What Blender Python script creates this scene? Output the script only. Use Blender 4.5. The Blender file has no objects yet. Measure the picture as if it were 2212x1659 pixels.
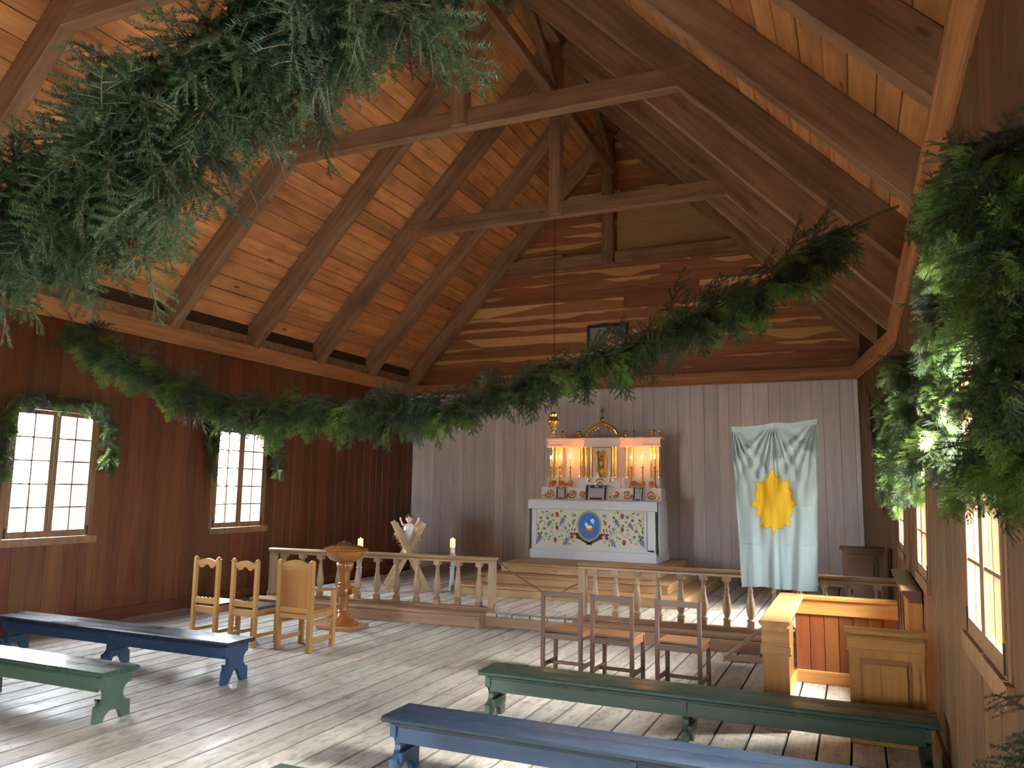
import bpy, bmesh, math, random
from mathutils import Vector, Matrix, Quaternion
R = random.Random(7)
V = Vector
S = bpy.context.scene
COL = S.collection

# ------------------------------------------------------------------ camera, world, exposure
cam_d = bpy.data.cameras.new('camera'); cam = bpy.data.objects.new('camera', cam_d); COL.objects.link(cam)
cam_d.sensor_width = 36.0; cam_d.lens = 1684.0 / 2212.0 * 36.0; cam_d.clip_start = 0.05; cam_d.clip_end = 300
rot = Matrix(((0.916, 0.040, 0.398), (0.400, -0.127, -0.908), (0.015, 0.991, -0.132))).to_quaternion().normalized()
cam.matrix_world = Matrix.Translation((0, 0, 1.9)) @ rot.to_matrix().to_4x4()
S.camera = cam
S.view_settings.view_transform = 'Standard'; S.view_settings.look = 'None'
S.view_settings.gamma = 1.0; S.view_settings.use_curve_mapping = False
S.view_settings.exposure = 2.45
W = bpy.data.worlds.new('sky'); S.world = W; W.use_nodes = True
_n = W.node_tree.nodes; _l = W.node_tree.links
_bg = _n['Background']; _bg.inputs['Color'].default_value = (0.90, 0.955, 1.0, 1); _bg.inputs['Strength'].default_value = 17.0
_sd = bpy.data.lights.new('hazy_sun', 'SUN'); _sd.energy = 41.0; _sd.color = (1.0, 0.93, 0.82); _sd.angle = math.radians(48)
_so = bpy.data.objects.new('hazy_sun', _sd); COL.objects.link(_so); _so.rotation_euler = Vector((-1.0, -0.06, -1.0)).to_track_quat('-Z', 'Y').to_euler()
S.cycles.use_denoising = True
S.cycles.max_bounces = 10; S.cycles.diffuse_bounces = 7; S.cycles.glossy_bounces = 4
S.cycles.transparent_max_bounces = 16; S.cycles.caustics_reflective = False; S.cycles.caustics_refractive = False
S.cycles.sample_clamp_indirect = 12

# ------------------------------------------------------------------ constants (metres; y runs to the altar)
XL, YB, ZC = -9.55, 15.97, 4.28          # left wall, back wall, cornice top
YR = -1.6                                 # unseen rear wall, drawn close behind the viewer to shade the rafters
YBEND = 12.6; XC = 0.115                  # right wall turns inwards here
LEAN = 0.027
def xr(z): return 0.49 + LEAN * z
AX, AZ = -4.56, 9.57                      # ridge (rafter undersides)
SL, SR = 1.088, 1.056                     # roof slopes
PZ = 0.17                                 # sanctuary platform height
def und(x): return AZ - SL * (AX - x) if x < AX else AZ - SR * (x - AX)

# ------------------------------------------------------------------ materials
MATS = {}
def new_mat(name):
    m = bpy.data.materials.new(name); m.use_nodes = True
    nt = m.node_tree; nt.nodes.clear()
    out = nt.nodes.new('ShaderNodeOutputMaterial'); b = nt.nodes.new('ShaderNodeBsdfPrincipled')
    nt.links.new(b.outputs[0], out.inputs[0]); MATS[name] = m
    return m, nt, b
def N(nt, t, **kw):
    n = nt.nodes.new(t)
    for k, v in kw.items(): setattr(n, k, v)
    return n
def plain(name, col, rough=0.6, metal=0.0, spec=0.5, var=0.0, emit=None, bump=0.0, bscale=60):
    m, nt, b = new_mat(name)
    b.inputs['Base Color'].default_value = (*col, 1); b.inputs['Roughness'].default_value = rough
    b.inputs['Metallic'].default_value = metal; b.inputs['Specular IOR Level'].default_value = spec
    if var:
        tc = N(nt, 'ShaderNodeTexCoord'); no = N(nt, 'ShaderNodeTexNoise'); no.inputs['Scale'].default_value = 9; no.inputs['Detail'].default_value = 5
        nt.links.new(tc.outputs['Object'], no.inputs['Vector'])
        mx = N(nt, 'ShaderNodeMix', data_type='RGBA'); nt.links.new(no.outputs['Fac'], mx.inputs['Factor'])
        mx.inputs['A'].default_value = (*[c * (1 - var) for c in col], 1); mx.inputs['B'].default_value = (*[min(1, c * (1 + var)) for c in col], 1)
        nt.links.new(mx.outputs['Result'], b.inputs['Base Color'])
    if bump:
        tc = N(nt, 'ShaderNodeTexCoord'); no = N(nt, 'ShaderNodeTexNoise'); no.inputs['Scale'].default_value = bscale; no.inputs['Detail'].default_value = 3
        nt.links.new(tc.outputs['Object'], no.inputs['Vector'])
        bp = N(nt, 'ShaderNodeBump'); bp.inputs['Strength'].default_value = bump; bp.inputs['Distance'].default_value = 0.01
        nt.links.new(no.outputs['Fac'], bp.inputs['Height']); nt.links.new(bp.outputs[0], b.inputs['Normal'])
    if emit:
        b.inputs['Emission Color'].default_value = (*emit[0], 1); b.inputs['Emission Strength'].default_value = emit[1]
    return m
def wood(name, dark, light, rough=0.55, axis='X', vary=0.25, hue=0.0, knots=0.5, grain=1.0, spec=0.4, dirt=0.0, dirt_gap_col=(0.05, 0.045, 0.04), coat=0.0, live=None, patch=0.0, roughvar=0.0, bump=0.25, edge=0.0):
    """grain runs along the object's own axis; every object gets its own stretch of tree and its own tone"""
    m, nt, b = new_mat(name); L = nt.links.new
    tc = N(nt, 'ShaderNodeTexCoord'); oi = N(nt, 'ShaderNodeObjectInfo')
    off = N(nt, 'ShaderNodeVectorMath', operation='SCALE'); off.inputs[0].default_value = (37.1, 91.7, 53.3); L(oi.outputs['Random'], off.inputs['Scale'])
    add = N(nt, 'ShaderNodeVectorMath', operation='ADD'); L(tc.outputs['Object'], add.inputs[0]); L(off.outputs[0], add.inputs[1])
    def mapped(along, across):
        mp = N(nt, 'ShaderNodeMapping'); sc = [across] * 3; sc['XYZ'.index(axis)] = along
        mp.inputs['Scale'].default_value = sc; L(add.outputs[0], mp.inputs['Vector']); return mp.outputs[0]
    def noise(vec, scale, detail=3, dist=0.0):
        n = N(nt, 'ShaderNodeTexNoise'); n.inputs['Scale'].default_value = scale; n.inputs['Detail'].default_value = detail; n.inputs['Distortion'].default_value = dist
        L(vec, n.inputs['Vector']); return n.outputs['Fac']
    def math_(op, a, b_=None, clamp=False):
        n = N(nt, 'ShaderNodeMath', operation=op, use_clamp=clamp)
        for i, x in enumerate((a, b_)):
            if x is None: continue
            if hasattr(x, 'links'): L(x, n.inputs[i])
            else: n.inputs[i].default_value = x
        return n.outputs[0]
    def ramp(fac, lo, hi):
        r = N(nt, 'ShaderNodeMapRange'); r.inputs['From Min'].default_value = lo; r.inputs['From Max'].default_value = hi; L(fac, r.inputs['Value']); return r.outputs[0]
    def mix(fac, a, b_, mode='MIX'):
        n = N(nt, 'ShaderNodeMix', data_type='RGBA', blend_type=mode)
        for k, x in (('Factor', fac), ('A', a), ('B', b_)):
            if hasattr(x, 'links'): L(x, n.inputs[k])
            elif isinstance(x, tuple): n.inputs[k].default_value = (*x[:3], 1)
            else: n.inputs[k].default_value = x
        return n.outputs['Result']
    g1 = noise(mapped(0.55, 9.0 * grain), 1.0, 4, 0.8)
    g2 = noise(mapped(1.6, 60.0 * grain), 1.0, 3)
    g = math_('ADD', math_('MULTIPLY', g1, 0.72), math_('MULTIPLY', g2, 0.28))
    col = mix(ramp(g, 0.33, 0.68), dark, light)
    if patch:
        pn = noise(mapped(1.0, 2.6), 1.4, 4); col = mix(math_('MULTIPLY', ramp(pn, 0.45, 0.7), patch), col, tuple(c * 0.42 for c in dark))
    if live:
        sp = N(nt, 'ShaderNodeSeparateXYZ'); L(tc.outputs['Object'], sp.inputs[0])
        ln = noise(mapped(0.55, 0.01), 1.0, 2)
        e = math_('ADD', sp.outputs['Y'], math_('MULTIPLY', math_('SUBTRACT', ln, 0.5), 0.85))
        e = math_('ADD', e, math_('MULTIPLY', math_('SUBTRACT', oi.outputs['Random'], 0.42), 0.2))
        col = mix(ramp(e, 0.072, 0.084), col, live)
    if knots:
        vo = N(nt, 'ShaderNodeTexVoronoi'); vo.inputs['Scale'].default_value = 1.0; L(mapped(1.5, 4.2), vo.inputs['Vector'])
        k = ramp(vo.outputs['Distance'], 0.13, 0.05); sel = math_('GREATER_THAN', noise(vo.outputs['Position'], 3.1, 0), 0.52)
        col = mix(math_('MULTIPLY', math_('MULTIPLY', k, sel), knots), col, tuple(c * 0.3 for c in dark))
    if dirt:
        d = noise(mapped(3.5, 7.0), 2.2, 6, 0.5); d2 = noise(mapped(14, 22), 1.3, 2)
        df = math_('MULTIPLY', math_('MAXIMUM', math_('MULTIPLY', ramp(d, 0.5, 0.72), 0.7), ramp(d2, 0.69, 0.74)), dirt)
        col = mix(df, col, dirt_gap_col)
    if edge:     # gap shade put into the colour along the plank's long edges
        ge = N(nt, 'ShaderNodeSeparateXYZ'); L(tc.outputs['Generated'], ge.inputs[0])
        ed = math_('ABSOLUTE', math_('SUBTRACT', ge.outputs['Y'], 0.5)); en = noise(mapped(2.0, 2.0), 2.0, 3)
        ef = ramp(math_('ADD', ed, math_('MULTIPLY', math_('SUBTRACT', en, 0.5), 0.03)), 0.468, 0.492); col = mix(math_('MULTIPLY', ef, edge), col, dirt_gap_col)
    hs = N(nt, 'ShaderNodeHueSaturation')
    v = math_('ADD', math_('MULTIPLY', oi.outputs['Random'], 2 * vary), 1 - vary); L(v, hs.inputs['Value'])
    if hue:
        wn = N(nt, 'ShaderNodeTexWhiteNoise', noise_dimensions='1D'); L(oi.outputs['Random'], wn.inputs['W'])
        L(math_('ADD', math_('MULTIPLY', wn.outputs['Value'], 2 * hue), 0.5 - hue), hs.inputs['Hue'])
    L(col, hs.inputs['Color']); L(hs.outputs[0], b.inputs['Base Color'])
    b.inputs['Specular IOR Level'].default_value = spec
    if roughvar:
        rn = noise(mapped(1.2, 3.0), 1.5, 4); L(math_('ADD', math_('MULTIPLY', ramp(rn, 0.35, 0.65), roughvar), rough), b.inputs['Roughness'])
    else: b.inputs['Roughness'].default_value = rough
    b.inputs['Coat Weight'].default_value = coat; b.inputs['Coat Roughness'].default_value = 0.18
    if bump:
        bp = N(nt, 'ShaderNodeBump'); bp.inputs['Strength'].default_value = bump; bp.inputs['Distance'].default_value = 0.004
        L(g, bp.inputs['Height']); L(bp.outputs[0], b.inputs['Normal'])
    return m
M = MATS
wood('wall pine', (0.074, 0.0205, 0.0055), (0.142, 0.043, 0.0125), 0.5, vary=0.22, hue=0.012, knots=0.25, spec=0.35)
wood('window wall pine', (0.082, 0.036, 0.012), (0.148, 0.070, 0.024), 0.55, vary=0.16, hue=0.01, knots=0.2, spec=0.3)
wood('cornice pine', (0.26, 0.10, 0.033), (0.44, 0.195, 0.072), 0.45, vary=0.08, knots=0.8, spec=0.35)
wood('roof board', (0.38, 0.145, 0.046), (0.64, 0.285, 0.105), 0.62, vary=0.25, hue=0.006, knots=1.0, patch=0.5, spec=0.3)
wood('rafter', (0.175, 0.086, 0.042), (0.345, 0.188, 0.098), 0.65, vary=0.15, knots=0.7, patch=0.4, spec=0.25)
wood('gable board', (0.225, 0.082, 0.032), (0.38, 0.148, 0.058), 0.5, vary=0.22, hue=0.008, knots=0.1, spec=0.3, live=(0.60, 0.315, 0.125))
wood('pale gable panel', (0.36, 0.19, 0.072), (0.44, 0.245, 0.098), 0.6, vary=0.03, knots=0.0)
wood('whitewash board', (0.57, 0.515, 0.51), (0.74, 0.675, 0.655), 0.75, vary=0.10, hue=0.006, knots=0.12, dirt=0.22, dirt_gap_col=(0.40, 0.34, 0.345), spec=0.15, grain=0.8)
wood('floor board', (0.285, 0.26, 0.226), (0.50, 0.465, 0.41), 0.38, vary=0.16, hue=0.008, knots=0.8, dirt=0.8, dirt_gap_col=(0.085, 0.07, 0.06), spec=0.4, roughvar=0.3, edge=0.8)
wood('step wood', (0.20, 0.105, 0.06), (0.34, 0.20, 0.125), 0.55, vary=0.1, knots=0.5, dirt=0.5, dirt_gap_col=(0.16, 0.10, 0.07))
wood('new pine', (0.33, 0.185, 0.082), (0.47, 0.29, 0.14), 0.5, vary=0.06, knots=0.9)
wood('pale pine', (0.40, 0.27, 0.15), (0.50, 0.355, 0.21), 0.55, vary=0.05, knots=0.4)
wood('rail wood', (0.22, 0.125, 0.06), (0.37, 0.235, 0.125), 0.38, vary=0.1, knots=0.2, spec=0.5)
wood('baluster wood', (0.24, 0.155, 0.09), (0.39, 0.27, 0.17), 0.5, 'Z', vary=0.1, knots=0.2)
wood('chair pine', (0.27, 0.128, 0.038), (0.40, 0.215, 0.074), 0.38, 'Z', vary=0.06, knots=0.3, spec=0.5)
wood('chair pine across', (0.27, 0.128, 0.038), (0.40, 0.215, 0.074), 0.38, 'X', vary=0.06, knots=0.3, spec=0.5)
wood('chair panel', (0.22, 0.085, 0.022), (0.33, 0.145, 0.044), 0.35, 'Z', vary=0.04, knots=1.0, spec=0.5)
wood('dark chair wood', (0.060, 0.021, 0.009), (0.108, 0.042, 0.018), 0.42, 'Z', vary=0.06, knots=0.2, spec=0.45)
wood('dark seat wood', (0.075, 0.034, 0.016), (0.132, 0.066, 0.034), 0.42, 'X', vary=0.06, knots=0.3, spec=0.45)
wood('font wood', (0.22, 0.072, 0.013), (0.36, 0.138, 0.027), 0.2, 'Z', vary=0.04, knots=0.0, spec=0.5, coat=0.6, bump=0.05)
wood('font plinth wood', (0.30, 0.125, 0.055), (0.44, 0.21, 0.10), 0.4, 'X', vary=0.04, knots=0.2)
wood('pew pine', (0.34, 0.155, 0.038), (0.49, 0.25, 0.072), 0.3, 'Z', vary=0.05, knots=0.3, spec=0.5, coat=0.25)
wood('pew pine across', (0.37, 0.175, 0.045), (0.53, 0.285, 0.088), 0.3, 'X', vary=0.05, knots=0.3, spec=0.5, coat=0.25)
wood('pew board', (0.125, 0.042, 0.012), (0.235, 0.092, 0.026), 0.35, 'X', vary=0.30, hue=0.01, knots=0.2, spec=0.45)
wood('cupboard wood', (0.085, 0.042, 0.022), (0.15, 0.078, 0.042), 0.4, 'Z', vary=0.05, knots=0.2)
wood('sash wood', (0.14, 0.068, 0.03), (0.24, 0.13, 0.062), 0.5, 'Z', vary=0.06, knots=0.1)
wood('blue bench paint', (0.008, 0.014, 0.026), (0.014, 0.025, 0.043), 0.25, 'X', vary=0.08, knots=0.0, spec=0.35, grain=0.6, dirt=0.10, dirt_gap_col=(0.08, 0.075, 0.075), roughvar=0.25, bump=0.15)
wood('light blue bench paint', (0.013, 0.033, 0.076), (0.022, 0.050, 0.112), 0.4, 'X', vary=0.06, knots=0.2, dirt=0.35, dirt_gap_col=(0.05, 0.075, 0.11), grain=0.6, bump=0.15)
wood('green bench paint', (0.020, 0.040, 0.026), (0.034, 0.062, 0.042), 0.25, 'X', vary=0.08, knots=0.0, spec=0.35, grain=0.6, dirt=0.12, dirt_gap_col=(0.10, 0.075, 0.045), roughvar=0.25, bump=0.15)
wood('light green bench paint', (0.036, 0.058, 0.040), (0.056, 0.088, 0.060), 0.42, 'X', vary=0.06, knots=0.2, dirt=0.35, dirt_gap_col=(0.06, 0.085, 0.06), grain=0.6, bump=0.15)
plain('dark gap', (0.012, 0.008, 0.005), 0.9, spec=0.1)
plain('dark boarding', (0.05, 0.028, 0.016), 0.9, spec=0.1)
plain('rear wall wood', (0.115, 0.046, 0.017), 0.6, var=0.2)
plain('gold', (0.78, 0.50, 0.13), 0.27, metal=1.0, bump=0.15, bscale=40)
plain('dark gold', (0.40, 0.24, 0.06), 0.38, metal=0.9, bump=0.25, bscale=70)
plain('altar white', (0.45, 0.455, 0.475), 0.45, var=0.05)
plain('retable white', (0.55, 0.50, 0.485), 0.45, var=0.05)
plain('retable line', (0.36, 0.27, 0.24), 0.6)
plain('linen', (0.46, 0.45, 0.46), 0.85, var=0.05, bump=0.3, bscale=14)
plain('flag cloth', (0.30, 0.365, 0.362), 0.8, var=0.04)
plain('flag yellow', (0.60, 0.35, 0.004), 0.75)
plain('flag outline', (0.36, 0.25, 0.02), 0.8)
plain('cream', (0.48, 0.47, 0.36), 0.75, var=0.04)
plain('card black', (0.025, 0.018, 0.018), 0.4)
plain('card silver', (0.42, 0.39, 0.38), 0.35, metal=0.3)
plain('card paper', (0.36, 0.33, 0.32), 0.6, var=0.2)
plain('iron', (0.02, 0.018, 0.016), 0.5, metal=0.5)
plain('rope', (0.10, 0.075, 0.05), 0.9)
plain('pale rope', (0.38, 0.34, 0.30), 0.9)
plain('seat leather', (0.030, 0.034, 0.050), 0.25, spec=0.6)
plain('stand grey', (0.36, 0.38, 0.40), 0.5, var=0.1)
plain('stand blue', (0.30, 0.36, 0.42), 0.45, var=0.1)
plain('candle wax', (0.80, 0.70, 0.52), 0.5)
plain('lit wax', (0.85, 0.45, 0.10), 0.5, emit=((1.0, 0.36, 0.04), 2.2))
plain('flame', (1, 0.7, 0.3), 0.5, emit=((1.0, 0.62, 0.22), 26.0))
plain('skin', (0.62, 0.40, 0.30), 0.5)
plain('eye', (0.03, 0.02, 0.02), 0.3)
plain('hair brown', (0.035, 0.02, 0.012), 0.6)
plain('robe white', (0.66, 0.63, 0.66), 0.7, bump=0.3, bscale=25)
plain('straw', (0.50, 0.38, 0.20), 0.8, var=0.25)
plain('dried flowers', (0.09, 0.045, 0.03), 0.9, var=0.4)
plain('twig bark', (0.10, 0.065, 0.04), 0.85)
plain('picture frame', (0.03, 0.018, 0.012), 0.35)
plain('picture grey', (0.22, 0.20, 0.20), 0.4, var=0.35)
plain('picture peach', (0.40, 0.24, 0.16), 0.4, var=0.15)
plain('snowy ground', (0.50, 0.49, 0.46), 0.9, var=0.12)
plain('log grey', (0.07, 0.06, 0.05), 0.9, var=0.25)
plain('shutter', (0.020, 0.026, 0.030), 0.8, var=0.2)
for nm, c in dict(stem=(0.11, 0.14, 0.055), leaf=(0.075, 0.12, 0.05), dleaf=(0.035, 0.055, 0.025), grape=(0.16, 0.14, 0.30), lilac=(0.28, 0.23, 0.38), blueflower=(0.14, 0.20, 0.36), red=(0.36, 0.03, 0.025),
                  dred=(0.16, 0.02, 0.02), yellow=(0.52, 0.42, 0.06), orange=(0.50, 0.20, 0.08), grey=(0.34, 0.35, 0.31), brown=(0.085, 0.04, 0.02), dbrown=(0.03, 0.015, 0.008), blue=(0.035, 0.14, 0.42), ring=(0.26, 0.22, 0.12), wool=(0.70, 0.68, 0.62),
                  white=(0.75, 0.75, 0.76), gold=(0.36, 0.40, 0.16), bookred=(0.42, 0.06, 0.03)).items(): plain('thread ' + nm, c, 0.85)
def foliage_mat(name, a, b_):
    m, nt, bs = new_mat(name); L = nt.links.new
    oi = N(nt, 'ShaderNodeObjectInfo'); mx = N(nt, 'ShaderNodeMix', data_type='RGBA'); L(oi.outputs['Random'], mx.inputs['Factor'])
    mx.inputs['A'].default_value = (*a, 1); mx.inputs['B'].default_value = (*b_, 1); L(mx.outputs['Result'], bs.inputs['Base Color'])
    bs.inputs['Roughness'].default_value = 0.45; bs.inputs['Specular IOR Level'].default_value = 0.35
    tr = N(nt, 'ShaderNodeBsdfTranslucent'); L(mx.outputs['Result'], tr.inputs['Color']); ms = N(nt, 'ShaderNodeMixShader'); ms.inputs[0].default_value = 0.3
    L(bs.outputs[0], ms.inputs[1]); L(tr.outputs[0], ms.inputs[2]); L(ms.outputs[0], nt.nodes['Material Output'].inputs[0])
foliage_mat('fir needles', (0.011, 0.036, 0.012), (0.040, 0.085, 0.028))
foliage_mat('blue fir needles', (0.015, 0.038, 0.022), (0.042, 0.082, 0.050))
foliage_mat('cedar fronds', (0.040, 0.095, 0.016), (0.145, 0.235, 0.042))
m, nt, b = new_mat('window glass'); 
tr = N(nt, 'ShaderNodeBsdfTransparent'); tr.inputs[0].default_value = (0.95, 0.97, 0.98, 1); gl = N(nt, 'ShaderNodeBsdfGlossy'); gl.inputs['Roughness'].default_value = 0.03
lw = N(nt, 'ShaderNodeLayerWeight'); pw_ = N(nt, 'ShaderNodeMath', operation='POWER'); pw_.inputs[1].default_value = 5.0; nt.links.new(lw.outputs['Facing'], pw_.inputs[0])
fr = N(nt, 'ShaderNodeMath', operation='MULTIPLY_ADD'); fr.inputs[1].default_value = 0.85; fr.inputs[2].default_value = 0.04; nt.links.new(pw_.outputs[0], fr.inputs[0]); ms = N(nt, 'ShaderNodeMixShader')
nt.links.new(fr.outputs[0], ms.inputs[0]); nt.links.new(tr.outputs[0], ms.inputs[1]); nt.links.new(gl.outputs[0], ms.inputs[2]); nt.links.new(ms.outputs[0], nt.nodes['Material Output'].inputs[0])

# ------------------------------------------------------------------ mesh helpers
def link(o, parent=None):
    COL.objects.link(o)
    if parent is not None: o.parent = parent
    return o
def thing(name, label, cat, loc=(0, 0, 0), rz=0.0, group=None):
    o = bpy.data.objects.new(name, None); o.empty_display_size = 0.1; link(o); o.location = loc; o.rotation_euler = (0, 0, rz)
    o['label'] = label; o['category'] = cat
    if group: o['group'] = group
    return o
def tag(o, label, cat, group=None):
    o['label'] = label; o['category'] = cat
    if group: o['group'] = group
    return o
def structure(name, parent=None):
    o = bpy.data.objects.new(name, None); o.empty_display_size = 0.1; link(o, parent); o['kind'] = 'structure'; return o
def dup(root, loc, rz=0.0, label=None, group=None):
    r = root.copy(); COL.objects.link(r); r.location = loc; r.rotation_euler = (0, 0, rz)
    if label: r['label'] = label
    if group: r['group'] = group
    for ch in list(root.children):
        c = ch.copy(); COL.objects.link(c); c.parent = r
        for g in list(ch.children):
            d = g.copy(); COL.objects.link(d); d.parent = c
    return r
class B:
    """collects shapes and links them as one mesh object"""
    def __init__(s): s.v, s.f, s.m, s.mi = [], [], [], 0
    def add(s, vs, fs):
        k = len(s.v); s.v += [tuple(v) for v in vs]
        for f in fs: s.f.append([k + i for i in f]); s.m.append(s.mi)
        return s
    def mat(s, i): s.mi = i; return s
    def box(s, lo, hi, c=0.0):
        x0, y0, z0 = lo; x1, y1, z1 = hi
        if c <= 0:
            return s.add([(x0, y0, z0), (x1, y0, z0), (x1, y1, z0), (x0, y1, z0), (x0, y0, z1), (x1, y0, z1), (x1, y1, z1), (x0, y1, z1)],
                         [(0, 3, 2, 1), (4, 5, 6, 7), (0, 1, 5, 4), (1, 2, 6, 5), (2, 3, 7, 6), (3, 0, 4, 7)])
        ce = V(((x0 + x1) / 2, (y0 + y1) / 2, (z0 + z1) / 2))
        vs, fs = cham(x1 - x0, y1 - y0, z1 - z0, c)
        return s.add([V(v) + ce for v in vs], fs)
    def beam(s, p0, p1, w, h, up=(0, 0, 1), c=0.0):
        p0, p1 = V(p0), V(p1); x = (p1 - p0); L = x.length; x.normalize(); z = V(up); z = (z - x * z.dot(x)).normalized(); y = z.cross(x); ce = (p0 + p1) / 2
        vs, fs = cham(L, w, h, c)
        return s.add([ce + x * v[0] + y * v[1] + z * v[2] for v in vs], fs)
    def lathe(s, prof, ce=(0, 0, 0), seg=20, caps=True, flute=0, fd=0.0):
        ce = V(ce); vs, fs = [], []
        for r, z in prof:
            for i in range(seg):
                a = 2 * math.pi * i / seg; rr = r
                vs.append(ce + V((rr * math.cos(a), rr * math.sin(a), z)))
        for j in range(len(prof) - 1):
            for i in range(seg):
                k = (i + 1) % seg; fs.append((j * seg + i, j * seg + k, (j + 1) * seg + k, (j + 1) * seg + i))
        if caps: fs.append(tuple(range(seg - 1, -1, -1))); fs.append(tuple((len(prof) - 1) * seg + i for i in range(seg)))
        return s.add(vs, fs)
    def cyl(s, p0, p1, r0, r1=None, seg=10): return s.tube([p0, p1], [r0, r0 if r1 is None else r1], seg)
    def tube(s, pts, r, seg=8, caps=True):
        pts = [V(p) for p in pts]; n = len(pts)
        if not isinstance(r, (list, tuple)): r = [r] * n
        vs, fs = [], []; prev = None
        for i, p in enumerate(pts):
            t = (pts[min(i + 1, n - 1)] - pts[max(i - 1, 0)]).normalized()
            if prev is None: a = t.orthogonal().normalized()
            else:
                a = prev - t * prev.dot(t); a = a.normalized() if a.length > 1e-6 else t.orthogonal().normalized()
            prev = a; bb = t.cross(a)
            for k in range(seg):
                an = 2 * math.pi * k / seg; vs.append(p + (a * math.cos(an) + bb * math.sin(an)) * r[i])
        for i in range(n - 1):
            for k in range(seg):
                q = (k + 1) % seg; fs.append((i * seg + k, i * seg + q, (i + 1) * seg + q, (i + 1) * seg + k))
        if caps: fs.append(tuple(range(seg - 1, -1, -1))); fs.append(tuple((n - 1) * seg + k for k in range(seg)))
        return s.add(vs, fs)
    def ball(s, c, r, seg=12, rings=8):
        rx, ry, rz = (r, r, r) if not isinstance(r, (tuple, list)) else r
        vs, fs = [(c[0], c[1], c[2] - rz)], []
        for j in range(1, rings):
            ph = math.pi * j / rings
            for i in range(seg):
                a = 2 * math.pi * i / seg; vs.append((c[0] + rx * math.sin(ph) * math.cos(a), c[1] + ry * math.sin(ph) * math.sin(a), c[2] - rz * math.cos(ph)))
        vs.append((c[0], c[1], c[2] + rz)); last = len(vs) - 1
        for i in range(seg):
            k = (i + 1) % seg; fs.append((0, 1 + k, 1 + i)); fs.append((last, 1 + (rings - 2) * seg + i, 1 + (rings - 2) * seg + k))
            for j in range(rings - 2): fs.append((1 + j * seg + i, 1 + j * seg + k, 1 + (j + 1) * seg + k, 1 + (j + 1) * seg + i))
        return s.add(vs, fs)
    def prism(s, poly, fn, d0, d1):
        """2-D outline extruded; fn(a, b, d) gives the point"""
        n = len(poly); vs = [fn(a, b, d0) for a, b in poly] + [fn(a, b, d1) for a, b in poly]
        return s.add(vs, [tuple(range(n - 1, -1, -1)), tuple(range(n, 2 * n))] + [(i, (i + 1) % n, n + (i + 1) % n, n + i) for i in range(n)])
    def obj(s, name, mats, parent=None, smooth=False, loc=None):
        me = bpy.data.meshes.new(name); me.from_pydata(s.v, [], s.f)
        for m in (mats if isinstance(mats, (list, tuple)) else [mats]): me.materials.append(MATS[m])
        if any(s.m): me.polygons.foreach_set('material_index', s.m)
        bm = bmesh.new(); bm.from_mesh(me); bmesh.ops.recalc_face_normals(bm, faces=bm.faces); bm.to_mesh(me); bm.free()
        if smooth:
            me.polygons.foreach_set('use_smooth', [True] * len(me.polygons))
            try: me.set_sharp_from_angle(angle=math.radians(42))
            except Exception: pass
        o = bpy.data.objects.new(name, me); link(o, parent)
        if loc: o.location = loc
        return o
def cham(L, w, h, c):
    x, y, z = L / 2, w / 2, h / 2
    if c <= 0:
        return ([(-x, -y, -z), (x, -y, -z), (x, y, -z), (-x, y, -z), (-x, -y, z), (x, -y, z), (x, y, z), (-x, y, z)],
                [(0, 3, 2, 1), (4, 5, 6, 7), (0, 1, 5, 4), (1, 2, 6, 5), (2, 3, 7, 6), (3, 0, 4, 7)])
    c = min(c, x * .9, y * .9, z * .9)      # chamfer the long edges only
    ring = [(-y + c, -z), (y - c, -z), (y, -z + c), (y, z - c), (y - c, z), (-y + c, z), (-y, z - c), (-y, -z + c)]
    vs = [(-x, a, b_) for a, b_ in ring] + [(x, a, b_) for a, b_ in ring]
    return vs, [tuple(range(7, -1, -1)), tuple(range(8, 16))] + [(i, (i + 1) % 8, 8 + (i + 1) % 8, 8 + i) for i in range(8)]
_cache = {}
def board(name, p0, p1, w, t, n, mat, parent, c=0.004):
    """one plank as an object whose own X axis follows the grain; n is the face normal"""
    p0, p1 = V(p0), V(p1); x = p1 - p0; L = x.length; x.normalize(); z = V(n); z = (z - x * z.dot(x)).normalized(); y = z.cross(x)
    key = (round(L, 3), round(w, 3), round(t, 3), c, mat); me = _cache.get(key)
    if me is None:
        vs, fs = cham(L, w, t, c); me = bpy.data.meshes.new(name); me.from_pydata(vs, [], fs); me.materials.append(MATS[mat]); _cache[key] = me
    o = bpy.data.objects.new(name, me); link(o, parent); ce = (p0 + p1) / 2
    o.matrix_basis = Matrix(((x.x, y.x, z.x, ce.x), (x.y, y.y, z.y, ce.y), (x.z, y.z, z.z, ce.z), (0, 0, 0, 1)))
    return o
def polyboard(name, pts, n, t, mat, parent, xax):
    pts = [V(p) for p in pts]; ce = sum(pts, V()) / len(pts); z = V(n).normalized(); x = V(xax); x = (x - z * x.dot(z)).normalized(); y = z.cross(x)
    mt = Matrix(((x.x, y.x, z.x, ce.x), (x.y, y.y, z.y, ce.y), (x.z, y.z, z.z, ce.z), (0, 0, 0, 1))); inv = mt.inverted()
    lo = [inv @ p for p in pts]; b_ = B(); b_.prism([(p.x, p.y) for p in lo], lambda a, q, d: (a, q, d), -t, 0.0)
    o = b_.obj(name, mat, parent); o.matrix_basis = mt; return o
def spline(pts, n):
    pts = [V(p) for p in pts]; P = [pts[0] * 2 - pts[1]] + pts + [pts[-1] * 2 - pts[-2]]; out = []; k = len(pts) - 1
    for i in range(n + 1):
        u = i / n * k; j = min(int(u), k - 1); t = u - j; a, b_, c, d = P[j:j + 4]
        out.append(0.5 * ((2 * b_) + (c - a) * t + (2 * a - 5 * b_ + 4 * c - d) * t * t + (3 * b_ - a - 3 * c + d) * t ** 3))
    return out

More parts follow.
